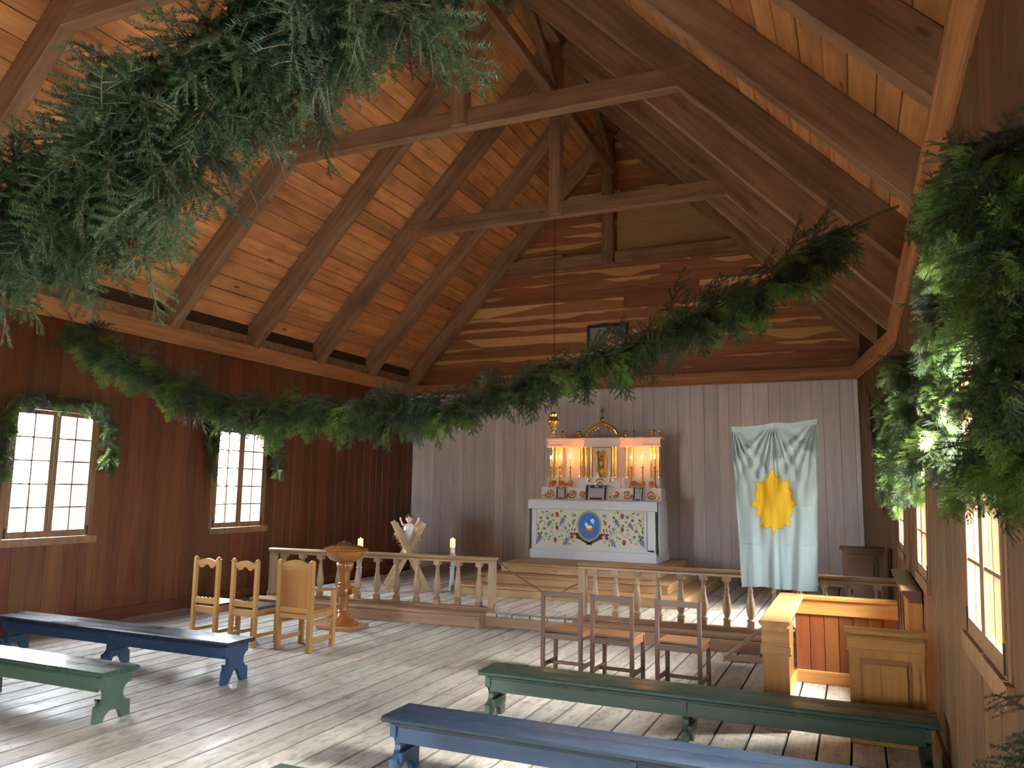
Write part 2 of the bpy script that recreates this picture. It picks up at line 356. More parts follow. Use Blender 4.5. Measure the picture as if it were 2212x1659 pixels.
# ================================================================== SETTING
# ---- floor
floor = B().box((XL - 0.3, YR - 0.3, -0.12), (1.2, YB + 0.3, -0.034)).obj('floor', 'dark gap'); floor['kind'] = 'structure'
x = XL; row = 0
while x < 0.62:
    w = R.uniform(0.225, 0.275); y = YR + R.uniform(0, 2.5) - 2.0
    while y < 10.6:
        L = R.choice((3.2, 4.0, 4.8)); y1 = min(y + L, 10.6)
        if y1 > YR and not (y1 - max(y, YR) < 0.05):
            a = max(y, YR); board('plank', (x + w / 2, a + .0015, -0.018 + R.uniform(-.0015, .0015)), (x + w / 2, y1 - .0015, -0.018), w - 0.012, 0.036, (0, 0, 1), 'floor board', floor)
        y += L
    x += w
# ---- left wall (backing with openings, then boards)
WIN_L = [6.94, 10.34]      # window centres along y
WIN_R = [0.7, 4.25, 7.9, 11.3]
WW, WZ0, WZ1 = 1.24, 1.16, 2.86                                   # opening
def slab_with_windows(name, fx, wins, y0, y1, z1):
    b_ = B(); ys = y0
    for c in sorted(wins):
        b_.prism([(ys, -0.1), (c - WW / 2, -0.1), (c - WW / 2, z1), (ys, z1)], fx, 0.03, 0.16)
        b_.prism([(c - WW / 2, -0.1), (c + WW / 2, -0.1), (c + WW / 2, WZ0), (c - WW / 2, WZ0)], fx, 0.03, 0.16)
        b_.prism([(c - WW / 2, WZ1), (c + WW / 2, WZ1), (c + WW / 2, z1), (c - WW / 2, z1)], fx, 0.03, 0.16)
        ys = c + WW / 2
    b_.prism([(ys, -0.1), (y1, -0.1), (y1, z1), (ys, z1)], fx, 0.03, 0.16)
    o = b_.obj(name, 'dark boarding'); o['kind'] = 'structure'; return o
fxl = lambda a, z, d: (XL - d, a, z)
fxr = lambda a, z, d: (xr(z) + d, a, z)
wall_left = slab_with_windows('wall_left', fxl, WIN_L, YR, YB + 0.2, 4.9)
wall_right = slab_with_windows('wall_right', fxr, WIN_R, YR, YBEND + 0.02, 4.9)
def wall_boards(parent, wins, y0, y1, pt, n, mat, wmin, wmax):
    edges = [y0]
    while edges[-1] < y1 - wmax: edges.append(edges[-1] + R.uniform(wmin, wmax))
    edges.append(y1)
    for c in wins:                                          # move the nearest joints onto the window edges
        for e in (c - WW / 2, c + WW / 2):
            if y0 < e < y1:
                k = min(range(1, len(edges) - 1), key=lambda i: abs(edges[i] - e)); edges[k] = e
    edges = sorted(edges)
    for a, b_ in zip(edges, edges[1:]):
        if b_ - a < 0.02: continue
        mid = (a + b_) / 2; spans = [(0.0, 4.2)]
        for c in wins:
            if abs(mid - c) < WW / 2: spans = [(0.0, WZ0), (WZ1, 4.2)]
        for z0, z1 in spans:
            j = R.uniform(-.003, .003)
            board('board', pt(mid, z0, .015 + j), pt(mid, z1, .015 + j), b_ - a - 0.004, 0.03, n, mat, parent)
wall_boards(wall_left, WIN_L, 3.0, YB, lambda a, z, d: (XL - d, a, z), (1, 0, 0), 'wall pine', 0.2, 0.3)
wall_boards(wall_right, WIN_R, 0.0, YBEND, lambda a, z, d: (xr(z) + d, a, z), (-1, 0, LEAN), 'window wall pine', 0.2, 0.28)
B().prism([(YR, 0), (3.0, 0), (3.0, 4.2), (YR, 4.2)], lambda a, z, d: (XL - d, a, z), 0.001, 0.025)   # (covered below by plain panels)
# plain boarding in the part of the nave behind the viewer
def plain_side(name, fx, wins, y0, y1, parent):
    b_ = B(); ys = y0
    for c in sorted(w for w in wins if w < y1):
        b_.prism([(ys, 0), (c - WW / 2, 0), (c - WW / 2, 4.2), (ys, 4.2)], fx, 0.0, 0.03)
        b_.prism([(c - WW / 2, 0), (c + WW / 2, 0), (c + WW / 2, WZ0), (c - WW / 2, WZ0)], fx, 0.0, 0.03)
        b_.prism([(c - WW / 2, WZ1), (c + WW / 2, WZ1), (c + WW / 2, 4.2), (c - WW / 2, 4.2)], fx, 0.0, 0.03); ys = c + WW / 2
    if ys < y1: b_.prism([(ys, 0), (y1, 0), (y1, 4.2), (ys, 4.2)], fx, 0.0, 0.03)
    b_.obj(name, 'rear wall wood', parent)
plain_side('boarding', fxl, [w for w in WIN_L if w < 2], YR, 3.0, wall_left)
plain_side('boarding', fxr, [], YR, 0.0, wall_right)
# ---- wall beyond the bend
bend = B()
bend.add([(xr(-.1) + .03, YBEND, -.1), (XC + .03, YB + .02, -.1), (XC + .03, YB + .02, 5.4), (xr(4.6) + .03, YBEND, 5.0), (xr(-.1) + .2, YBEND, -.1), (XC + .2, YB + .2, -.1), (XC + .2, YB + .2, 5.4), (xr(4.6) + .2, YBEND, 5.0)],
         [(0, 1, 2, 3), (4, 7, 6, 5), (0, 4, 5, 1), (3, 2, 6, 7), (0, 3, 7, 4), (1, 5, 6, 2)])
wall_bend = bend.obj('wall_side', 'dark boarding'); wall_bend['kind'] = 'structure'
nb = 14
for i in range(nb):
    t0 = (i + .5) / nb; w = math.hypot(xr(2) - XC, YB - YBEND) / nb
    def bp(z, t=t0): return V((xr(z) + (XC - xr(z)) * t + .015, YBEND + (YB - YBEND) * t, z))
    board('board', bp(0), bp(4.2), w - .005, .03, (-1, -0.12, 0.01), 'window wall pine', wall_bend)
# ---- back wall, whitewashed vertical boards
wall_back = B().box((XL - .2, YB + .03, -.1), (XC + .3, YB + .2, 4.6)).obj('wall_back', 'dark boarding'); wall_back['kind'] = 'structure'
x = XL
while x < XC - .02:
    w = min(R.uniform(.2, .3), XC - x)
    if XC - x - w < .08: w = XC - x
    j = R.uniform(-.002, .002)
    board('board', (x + w / 2, YB + .015 + j, 0), (x + w / 2, YB + .015 + j, 4.1), w - .004, .03, (0, -1, 0), 'whitewash board', wall_back); x += w
# ---- unseen rear wall and low doorway, pulled in close to darken the rafter sides
rear = B()
def rb(x0, x1, z0, z1): rear.box((x0, YR - .15, z0), (x1, YR, z1))
xs = [XL - .1, -7.6, -6.4, -5.0, -3.9, -2.6, -1.4, 1.0]
rb(xs[0], xs[1], -.1, 4.6); rb(xs[1], xs[2], -.1, 4.6); rb(xs[2], xs[3], -.1, 4.6); rb(xs[3], xs[4], 2.0, 4.6); rb(xs[4], xs[5], -.1, 4.6)
rb(xs[5], xs[6], -.1, 4.6); rb(xs[6], xs[7], -.1, 4.6)
rear.prism([(XL - .3, 4.5), (1.0, 4.5), (AX, 10.6)], lambda a, z, d: (a, YR - d, z), 0.0, 0.15)
wall_rear_unseen = rear.obj('wall_rear_unseen', 'rear wall wood'); wall_rear_unseen['kind'] = 'structure'
# ---- roof: backing, boards, as the ceiling
uL = V((-1, 0, -SL)).normalized(); nL = V((SL, 0, -1)).normalized(); uR = V((1, 0, -SR)).normalized(); nR = V((-SR, 0, -1)).normalized()
RD = 0.36
apex = V((AX, 0, AZ)); zb = AZ + RD * math.sqrt(1 + SL * SL)
topL = V((AX, 0, zb)); topR = V((AX, 0, AZ + RD * math.sqrt(1 + SR * SR)))
SLEN_L, SLEN_R = 8.1, 8.0
rf = B()
for u, n, top, Ln in ((uL, nL, topL, SLEN_L), (uR, nR, topR, SLEN_R)):
    a = top - n * .03 - u * .1; c_ = a + u * (Ln + .1)
    vs = []
    for y in (YR - .3, YB + .3):
        for p in (a, c_, c_ - n * .12, a - n * .12): vs.append(V((p.x, y, p.z)))
    rf.add(vs, [(0, 1, 2, 3), (7, 6, 5, 4), (0, 4, 5, 1), (1, 5, 6, 2), (2, 6, 7, 3), (3, 7, 4, 0)])
ceiling = rf.obj('ceiling', 'dark gap'); ceiling['kind'] = 'structure'
RAFT = [15.82 - 1.795 * i for i in range(0, 9)]
for u, n, top, Ln in ((uL, nL, topL, SLEN_L), (uR, nR, topR, SLEN_R)):
    d = 0.0
    while d < Ln:
        w = R.uniform(.235, .28); cuts = [YB]; k = R.randint(1, 3)
        while k < 9: cuts.append(RAFT[k]); k += R.choice((2, 3, 3))
        cuts.append(0.6)
        for ya, yb_ in zip(cuts, cuts[1:]):
            if ya - yb_ < .1: continue
            p = top + u * (d + w / 2) - n * .013 - n * R.uniform(-.004, .004)
            board('roof_board', (p.x, yb_ + .003, p.z), (p.x, ya - .003, p.z), w - R.uniform(.006, .014), .026, n, 'roof board', ceiling)
        d += w
# ---- rafters
for y in RAFT + [15.82 - 1.795 * 9]:
    for u, n, Ln in ((uL, nL, 7.42), (uR, nR, 7.62)):
        p0 = apex - n * RD / 2 - u * .0; p1 = p0 + u * Ln
        if y > 13.0 and u is uR: p1 = p0 + u * (7.3 if y < 15 else 6.95)
        board('rafter', (p0.x, y, p0.z), (p1.x, y, p1.z), .17, RD, n, 'rafter', ceiling, c=.008)
rb_ = board('ridge_beam', (AX - .02, YR, 9.83), (AX - .02, YB, 9.83), .2, .2, (0, 0, 1), 'rafter', ceiling, c=.008)
# ---- trusses: collars, king posts, ties between the king posts
def truss(y, zb_):
    xl = AX - (AZ - zb_) / SL - .16; xr_ = AX + (AZ - zb_) / SR + .16
    board('collar_beam', (xl, y, zb_ + .13), (xr_, y, zb_ + .13), .17, .26, (0, 0, 1), 'rafter', ceiling, c=.008)
    board('king_post', (AX, y - .06, zb_ + .02), (AX, y - .06, 9.75), .21, .19, (0, -1, 0), 'rafter', ceiling, c=.008)
for y in (8.64, 12.23, 5.05, 1.46): truss(y, 6.56)
for ya, yb_ in ((8.74, 12.1), (12.33, 15.6), (5.15, 8.5)): board('ridge_tie', (AX - .02, ya, 8.75), (AX - .02, yb_, 8.75), .17, .17, (0, 0, 1), 'rafter', ceiling, c=.008)
for y in (12.0, 15.45, 8.4): board('ridge_brace', (AX, y, 8.88), (AX, y - 1.15, 9.75), .13, .13, (0, 0, 1), 'rafter', ceiling, c=.006)
# ---- gable
gable = B().prism([(XL - .3, 4.2), (XC + .5, 4.2), (AX, 10.6)], lambda a, z, d: (a, YB + d, z), 0.03, 0.2).obj('wall_gable', 'dark boarding'); gable['kind'] = 'structure'
def gl(z): return AX - (zb - z) / SL
def gr(z): return AX + (topR.z - z) / SR
z = 4.2
while z < 9.9:
    h = R.uniform(.2, .26); z1 = z + h
    a0, b0, a1, b1 = gl(z) , min(gr(z), XC + .15), gl(z1), min(gr(z1), XC + .15)
    a0 = max(a0, XL - .02); a1 = max(a1, XL - .02); g = .003
    cuts = [0.0, 1.0] if b0 - a0 < 3.0 else [0.0, R.uniform(.25, .75), 1.0]
    for s0, s1 in zip(cuts, cuts[1:]):
        xm0, xm1 = a0 + (b0 - a0) * s0, a0 + (b0 - a0) * s1
        l1 = a1 if s0 == 0 else xm0 + .002; r1 = b1 if s1 == 1 else xm1 - .002; l0 = a0 if s0 == 0 else xm0 + .002; r0 = b0 if s1 == 1 else xm1 - .002
        polyboard('board', [(l0, YB + .005, z + g), (r0, YB + .005, z + g), (r1, YB + .005, z1 - g), (l1, YB + .005, z1 - g)], (0, -1, 0), .025, 'gable board', gable, (1, 0, 0))
    z = z1
board('tie_beam', (gl(6.85) + .3, 15.86, 6.86), (gr(6.85) - .3, 15.86, 6.86), .2, .25, (0, 0, 1), 'rafter', gable, c=.008)
board('post', (-4.68, 15.7, 6.72), (-4.68, 15.7, 9.6), .25, .2, (0, -1, 0), 'rafter', gable, c=.008)
polyboard('panel', [(-4.55, 15.955, 6.98), (-1.7, 15.955, 6.98), (-2.75, 15.955, 8.06), (-4.55, 15.955, 8.06)], (0, -1, 0), .02, 'pale gable panel', gable, (1, 0, 0))
# ---- cornice mouldings
PROF = [(0.0, -.25), (.022, -.25), (.03, -.235), (.03, -.205), (.04, -.195), (.055, -.17), (.075, -.12), (.082, -.095), (.095, -.09), (.095, -.02), (.085, 0.0), (0.0, 0.0)]
def cornice(name, pts, inward):
    """profile swept along pts (x, y at cornice height) with mitres; inward = normals per point"""
    b_ = B(); k = len(PROF); vs, fs = [], []
    for (px, py), (nx, ny) in zip(pts, inward):
        for a, h in PROF: vs.append((px + nx * a, py + ny * a, ZC + h))
    for i in range(len(pts) - 1):
        for j in range(k):
            q = (j + 1) % k; fs.append((i * k + j, i * k + q, (i + 1) * k + q, (i + 1) * k + j))
    b_.add(vs, fs); o = b_.obj(name, 'cornice pine along y' if abs(pts[0][1] - pts[-1][1]) > 1 else 'cornice pine'); o['kind'] = 'structure'; return o
wood('cornice pine along y', (0.27, 0.105, 0.035), (0.45, 0.20, 0.074), 0.45, 'Y', vary=0.08, knots=0.8, spec=0.35)
XRC = xr(ZC - .12)
cornice('trim_1', [(XL, YR), (XL, YB)], [(1, 0), (1, -1)])
cornice('trim_2', [(XL, YB), (XC, YB)], [(1, -1), (-1.13, -1)])
cornice('trim_3', [(XRC, YBEND), (XC, YB)], [(-1.0, -.07), (-1.13, -1)])
cornice('trim_4', [(XRC, YR), (XRC, YBEND)], [(-1, 0), (-1.0, -.07)])
# wall plates in the dark above the cornice
wp = B().box((XL - .02, YR, ZC - .02), (XL + .04, YB, ZC + .16)).obj('trim_5', 'rafter'); wp['kind'] = 'structure'
for i, (p0, p1, n) in enumerate((((XL + .012, 3.0, .08), (XL + .012, 10.4, .08), (1, 0, 0)), ((XL + .012, 10.4, .08), (XL + .012, YB, .08), (1, 0, 0)), ((xr(.08) - .012, .2, .08), (xr(.08) - .012, 7.0, .08), (-1, 0, 0)))):
    o = board('baseboard_left' if i < 2 else 'baseboard_right', p0, p1, .16, .024, n, 'wall pine' if i < 2 else 'window wall pine', None); o['kind'] = 'structure'
# ---- windows: local x points outwards, y along the wall
def window(name, loc, rz, lean, full=True):
    w = structure(name); w.location = loc
    w.rotation_euler = (0, lean, rz)
    H0, H1, hw = WZ0, WZ1, WW / 2
    def part(nm, mat, boxes, par=w, c=.003):
        b_ = B()
        for lo, hi in boxes: b_.box(lo, hi, 0)
        return b_.obj(nm, mat, par)
    part('jamb', 'sash wood', [((-.006, -hw - .02, H0), (.15, -hw + .04, H1))]); part('jamb', 'sash wood', [((-.006, hw - .04, H0), (.15, hw + .02, H1))])
    part('head', 'sash wood', [((-.006, -hw - .02, H1 - .05), (.15, hw + .02, H1 + .03))])
    part('sill', 'sash wood', [((-.07 if rz else -.03, -hw - .06, H0 - .07), (.15, hw + .06, H0 + .02))])
    for sgn in (-1, 1):
        y0, y1 = (-hw + .045, -.003) if sgn < 0 else (.003, hw - .045); x0, x1 = -.014, .031
        gy0, gy1, gz0, gz1 = y0 + .055, y1 - .055, 1.27, 2.75
        sash = part('sash', 'sash wood', [((x0, y0, H0 + .025), (x1, gy0, H1 - .055)), ((x0, gy1, H0 + .025), (x1, y1, H1 - .055)), ((x0, gy0, H0 + .025), (x1, gy1, gz0)), ((x0, gy0, gz1), (x1, gy1, H1 - .055))])
        ym = (gy0 + gy1) / 2
        part('muntin', 'sash wood', [((x0 + .008, ym - .009, gz0), (x1 - .008, ym + .009, gz1))], sash)
        for i in range(1, 5):
            z = gz0 + (gz1 - gz0) * i / 5
            part('muntin', 'sash wood', [((x0 + .008, gy0, z - .009), (x1 - .008, gy1, z + .009))], sash)
        if full:
            for i in range(5):
                for a, c_ in ((gy0, ym - .009), (ym + .009, gy1)):
                    za = gz0 + (gz1 - gz0) * i / 5 + .009; zb_ = gz0 + (gz1 - gz0) * (i + 1) / 5 - .009
                    part('pane', 'window glass', [((.008, a, za), (.012, c_, zb_))], sash)
        part('hinge', 'iron', [((x0 - .006, y0 if sgn < 0 else y1 - .022, H0 + .04), (x0, y0 + .022 if sgn < 0 else y1, H0 + .16))], sash)
    # outside shutter folded back
    for sgn in (-1, 1): part('shutter', 'shutter', [((.17, sgn * (hw + .02) - .02, H0), (.62, sgn * (hw + .02) + .02, H1))])
    return w
k = 1
for c in WIN_L: window('window_%d' % k, (XL, c, 0), math.pi, 0, True); k += 1
th = math.atan(LEAN)
for c in WIN_R: window('window_%d' % k, (xr(0), c, 0), 0, th, c > 2); k += 1
# daylight portals in every opening (sampling guides for the sky, they give no light themselves)
def portal(loc, rot_, sx, sy):
    d = bpy.data.lights.new('portal', 'AREA'); d.shape = 'RECTANGLE'; d.size = sx; d.size_y = sy; d.cycles.is_portal = True
    o = bpy.data.objects.new('portal', d); link(o); o.location = loc; o.rotation_euler = rot_; o['kind'] = 'helper'
for c in WIN_L: portal((XL - .2, c, 2.0), (0, -math.pi / 2, 0), 1.7, 1.24)
for c in WIN_R: portal((xr(2) + .2, c, 2.0), (0, math.pi / 2, 0), 1.7, 1.24)
portal((-4.45, YR - .16, 1.0), (math.pi / 2, 0, math.pi), 1.1, 2.0)
# ---- outside: ground, a log palisade and a log house wall seen through the left windows
gnd = B().box((-90, -60, -.6), (90, 90, -.35)).obj('ground', 'snowy ground'); gnd['kind'] = 'structure'
fence = thing('palisade_fence', 'rough log palisade outside beyond the windows', 'fence', (-16.5, 0, -.36))
for i in range(70):
    y = -2 + i * .34 + R.uniform(-.02, .02); h = R.uniform(1.9, 2.15); r = R.uniform(.11, .14)
    B().tube([(0, y, 0), (R.uniform(-.03, .03), y, h), (0, y, h + .25)], [r, r * .9, .02], 8).obj('log', 'log grey', fence, True)
fence2 = thing('palisade_fence', 'second log palisade outside beyond the window wall', 'fence', (7.5, 0, -.36))
for i in range(40):
    y = 2 + i * .36; B().tube([(0, y, 0), (0, y, 2.0), (0, y, 2.25)], [.13, .12, .02], 8).obj('log', 'log grey', fence2, True)

# ================================================================== SANCTUARY PLATFORM (part of the floor, raised)
plat = B().box((-8.6, 10.1, -.05), (XC + .35, YB + .01, PZ - .034)).obj('floor_sanctuary', 'dark gap'); plat['kind'] = 'structure'
x = -8.62
while x < .56:
    w = R.uniform(.225, .275); e = min(x + w, .56); yend = YB - .01 if e < XC + .02 else min(YB - .01, YBEND + (YB - YBEND) * (.49 - e) / .375 if e < .49 else YBEND - .1)
    ys = [10.09, R.uniform(11.8, 14.2), yend]
    for a, c_ in zip(ys, ys[1:]):
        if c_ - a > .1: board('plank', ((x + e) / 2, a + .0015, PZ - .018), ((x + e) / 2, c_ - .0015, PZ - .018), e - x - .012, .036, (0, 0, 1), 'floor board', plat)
    x = e
board('riser', (-8.62, 10.08, .067), (-3.2, 10.08, .067), .134, .03, (0, -1, 0), 'step wood', plat); board('riser', (-3.19, 10.08, .067), (.5, 10.08, .067), .134, .03, (0, -1, 0), 'step wood', plat)
def kneeler(x0, x1, y0, y1, label):
    """the low step in front of a rail"""
    t = thing('kneeling_step', label, 'step', ((x0 + x1) / 2, (y0 + y1) / 2, 0), math.atan2(y1 - y0, x1 - x0)); L = math.hypot(x1 - x0, y1 - y0)
    board('tread', (-L / 2, .02, .165), (L / 2, .02, .165), .27, .045, (0, 0, 1), 'step wood', t, c=.012)
    board('riser', (-L / 2 + .01, -.095, .071), (L / 2 - .01, -.095, .071), .142, .03, (0, -1, 0), 'step wood', t)
    B().box((L / 2 - .03, -.08, 0), (L / 2 - .002, .1, .142)).obj('end_board', 'step wood', t)
kneeler(-8.55, -4.77, 9.72, 10.0, 'long reddish wooden kneeling step below the rail behind the font')
kneeler(-3.45, .43, 9.98, 9.98, 'long reddish wooden kneeling step below the rail behind the dark chairs')
# ---- communion rails
BAL = [(0.0345, .075), (0.0414, .085), (0.0494, .095), (0.0517, .11), (0.0414, .125), (0.0299, .135), (0.0345, .15), (0.0483, .19), (0.0552, .245), (0.0529, .29), (0.0414, .36), (0.0310, .43), (0.0276, .465), (0.0345, .472), (0.0345, .484), (0.0253, .495), (0.0242, .53), (0.0299, .555), (0.0356, .58)]
bal_proto = []
def rail(x0, y0, x1, y1, n, label, posts, skip=()):
    t = thing('communion_rail', label, 'rail', ((x0 + x1) / 2, (y0 + y1) / 2, PZ), math.atan2(y1 - y0, x1 - x0)); L = math.hypot(x1 - x0, y1 - y0); h = L / 2
    b_ = B(); sec = [(-.06, .0), (-.065, .012), (-.06, .028), (-.045, .04), (.045, .04), (.06, .028), (.065, .012), (.06, 0), (.045, -.012), (-.045, -.012)]
    b_.prism(sec, lambda a, z, d: (d, a, z + .705), -h - .02, h + .02); b_.obj('handrail', 'rail wood', t)
    b_ = B(); b_.box((-h, -.05, .66), (h, .05, .692), .004); b_.obj('top_rail', 'rail wood', t)
    b_ = B(); b_.box((-h, -.075, .0), (h, .075, .03), .008).box((-h, -.055, .03), (h, .055, .055), .006); b_.obj('sill_rail', 'step wood', t)
    for s in posts:
        xx = s * (h - .045); b_ = B(); b_.box((xx - .045, -.05, .0), (xx + .045, .05, .66), .004); b_.obj('post', 'baluster wood', t)
        b_ = B(); b_.prism([(-.06, 0), (.06, 0), (.06, .06), (.03, .1), (-.03, .1), (-.06, .06)], lambda a, z, d: (d, a, z), xx + s * .045, xx + s * .065); b_.obj('post_foot', 'step wood', t)
    for i in range(n):
        xx = -h + L * (i + .75) / (n + .5)
        if not bal_proto:
            b_ = B(); b_.lathe(BAL, seg=14); bal_proto.append(b_.obj('baluster', 'baluster wood', t, True)); bal_proto[0].location = (xx, 0, 0); a = bal_proto[0]
            bb = B().box((-.04, -.04, .0), (.04, .04, .085)).obj('foot_block', 'step wood', a); bc = B().box((-.045, -.05, .575), (.045, .05, .635)).obj('cap_block', 'baluster wood', a); bal_proto.extend((bb, bc))
            a.location.z = .03
        else:
            a = bal_proto[0].copy(); COL.objects.link(a); a.parent = t; a.location = (xx, 0, .03)
            for q in bal_proto[1:]:
                c_ = q.copy(); COL.objects.link(c_); c_.parent = a
    return t
rail(-8.45, 9.95, -4.73, 10.28, 11, 'turned wooden communion rail between font and altar steps', (1, -1))
rail(-3.47, 10.28, .40, 10.3, 13, 'turned wooden communion rail behind flag and dark chairs', (-1,))
# rope across the opening, with a twig cross hanging from its middle
ro = thing('barrier_rope', 'thin twisted vine rope strung between the two rails', 'rope', (-4.1, 10.28, .85))
B().tube(spline([(-.61, .0, .03), (-.35, -.02, -.13), (0.05, -.03, -.33), (.28, -.03, -.42), (.45, -.02, -.30), (.62, 0.0, -.22)], 40), .008, 6).obj('cord', 'rope', ro, True)
B().tube(spline([(.1, -.03, -.35), (.12, -.035, -.5), (.11, -.03, -.65)], 8), .008, 6).obj('hanging_end', 'pale rope', ro, True)
B().tube([(.05, -.035, -.47), (.19, -.035, -.50)], .006, 6).obj('cross_twig', 'pale rope', ro, True)
B().ball((-.45, 0, -.07), .02, 8, 6).obj('knot', 'rope', ro, True)

# ================================================================== ALTAR
steps = thing('altar_steps', 'three wide pine steps under the white altar', 'steps', (-4.4, 11.7, PZ))
ST = [(-1.66, 2.05, 0.0, .155), (-1.46, 1.75, .38, .15), (-1.27, 1.44, .78, .15)]
z = 0
for i, (a, c_, y0, h) in enumerate(ST):
    y1 = 3.6
    board('riser', (a + .03, y0 + .03, z + (h - .03) / 2), (c_ - .03, y0 + .03, z + (h - .03) / 2), h - .03, .03, (0, -1, 0), 'new pine', steps)
    for s, xx in ((-1, a + .045), (1, c_ - .045)): board('side_board', (xx, y0 + .05, z + (h - .03) / 2), (xx, y1, z + (h - .03) / 2), h - .03, .03, (s, 0, 0), 'new pine', steps)
    if i < 2:
        nxt = ST[i + 1]
        board('tread', (a, y0 + .19, z + h - .015), (c_, y0 + .19, z + h - .015), .40, .03, (0, 0, 1), 'new pine', steps, c=.006)
        for s, x0, x1 in ((-1, a, nxt[0] + .06), (1, nxt[1] - .06, c_)): board('tread', ((x0 + x1) / 2, y0 + .39, z + h - .015), ((x0 + x1) / 2, y1, z + h - .015), x1 - x0, .03, (0, 0, 1), 'new pine', steps, c=.006)
    else:
        yy = y0 - .01
        for wdt in (.28, .3, .26, .3, .28, .3, .3, .3, .3):
            if yy + wdt > y1: break
            board('tread', (a, yy + wdt / 2, z + h - .015), (c_, yy + wdt / 2, z + h - .015), wdt - .003, .03, (0, 0, 1), 'new pine', steps, c=.006); yy += wdt
    z += h
ZA = PZ + z                                # top of the steps, altar foot
AXC, AYF = -4.405, 13.67                   # altar centre and front
altar = thing('altar', 'white painted altar table with embroidered floral front', 'altar', (AXC, AYF, ZA))
hw = 1.185; AH = 1.055; AD = 1.05
B().box((-hw, 0, 0), (hw, AD, .17), .006).obj('base_plinth', 'altar white', altar)
B().box((-hw + .02, .03, .17), (hw - .02, AD - .02, AH)).obj('body', 'altar white', altar)
fr = B(); fx0, fx1, fz0, fz1 = -1.065, .985, .245, .90
fr.box((fx0 - .02, .012, fz0 - .045), (fx1 + .16, .03, fz0 - .02)); fr.box((fx0 - .03, .0, fz0 - .02), (fx1 + .03, .028, fz0)); fr.box((fx0 - .03, .0, fz1), (fx1 + .03, .028, fz1 + .02)); fr.box((fx0 - .03, .0, fz0), (fx0, .028, fz1)); fr.box((fx1, .0, fz0), (fx1 + .03, .028, fz1))
fr.obj('frontal_frame', 'altar white', altar)
B().box((fx1 + .05, .012, .2), (hw - .02, .03, .93)).obj('front_pilaster', 'altar white', altar)
sd = B()
for s in (1, -1): sd.box((s * (hw - .02) if s > 0 else -hw, .18, .24), (hw if s > 0 else -hw + .02, AD - .2, .9), .004)
sd.obj('side_panel', 'altar white', altar)
frontal = B().box((fx0, .016, fz0), (fx1, .029, fz1)).obj('frontal', 'cream', altar)
# embroidery on the frontal: flat stitched shapes, mirrored about the medallion
EM = ['thread ' + k for k in ('stem', 'leaf', 'dleaf', 'grape', 'lilac', 'blueflower', 'red', 'dred', 'yellow', 'orange', 'grey')]
EI = {k.split()[1]: i for i, k in enumerate(EM)}
fc = (fx0 + fx1) / 2; FW = (fx1 - fx0) / 2; FH = fz1 - fz0
emb = B(); _lay = [0]
def flat(pts, col, b_=None, m=None):
    _lay[0] += 1; y = .0155 - .00003 * _lay[0] % .0012 - .0008
    (b_ or emb).mat(m if m is not None else EI[col]).add([(p[0], y - .0008, p[1]) for p in pts], [tuple(range(len(pts)))])
def disc(x, z, rx, rz, col, n=14, rot_=0.0, wob=0, wa=0.0):
    flat([(x + rx * (1 + wa * math.cos(wob * a)) * math.cos(a + rot_) , z + rz * (1 + wa * math.cos(wob * a)) * math.sin(a + rot_)) for a in [2 * math.pi * i / n for i in range(n)]], col)
def leaf(x, z, ang, L, w, col='leaf'):
    c_, s = math.cos(ang), math.sin(ang)
    pts = [(t * L, w * math.sin(math.pi * t) ** .8 * sg) for sg, ts in ((1, (0, .25, .5, .75, 1)), (-1, (.75, .5, .25))) for t in ts]
    flat([(x + a * c_ - q * s, z + a * s + q * c_) for a, q in pts], col)
def maple(x, z, r, col='leaf'):
    pts = []
    for i in range(10):
        a = math.pi / 2 + 2 * math.pi * i / 10; rr = r if i % 2 == 0 else r * .55; pts.append((x + rr * math.cos(a), z + rr * math.sin(a)))
    flat(pts, col)
def curve(pts, w=.0035, col='stem'):
    ps = spline([(a, 0, b_) for a, b_ in pts], 10 * (len(pts) - 1))
    for p, q in zip(ps, ps[1:]):
        d = (q - p); nn = V((-d.z, 0, d.x)).normalized() * w
        flat([(p.x + nn.x, p.z + nn.z), (q.x + nn.x, q.z + nn.z), (q.x - nn.x, q.z - nn.z), (p.x - nn.x, p.z - nn.z)], col)
def star(x, z, r, col, n=6):
    flat([(x + (r if i % 2 == 0 else r * .42) * math.cos(math.pi * i / n + .3), z + (r if i % 2 == 0 else r * .42) * math.sin(math.pi * i / n + .3)) for i in range(2 * n)], col)
def grapes(x, z, s, col='grape', lean=0.0):
    for r_, n in enumerate((4, 3, 3, 2, 1)):
        for i in range(n): disc(x + (i - (n - 1) / 2) * s * .34 + lean * r_ * s * .2, z - r_ * s * .32, s * .2, s * .2, col, 8)
    maple(x, z + s * .3, s * .45)
def strawberry(x, z, s):
    flat([(x - s * .5, z + s * .25), (x - s * .25, z + s * .5), (x + s * .25, z + s * .5), (x + s * .5, z + s * .25), (x + s * .3, z - s * .3), (x, z - s * .55), (x - s * .3, z - s * .3)], 'red')
    for i in range(3): leaf(x, z + s * .45, .6 + i * 1.0, s * .45, s * .12)
    disc(x - s * .15, z, s * .1, s * .14, 'dred', 8)
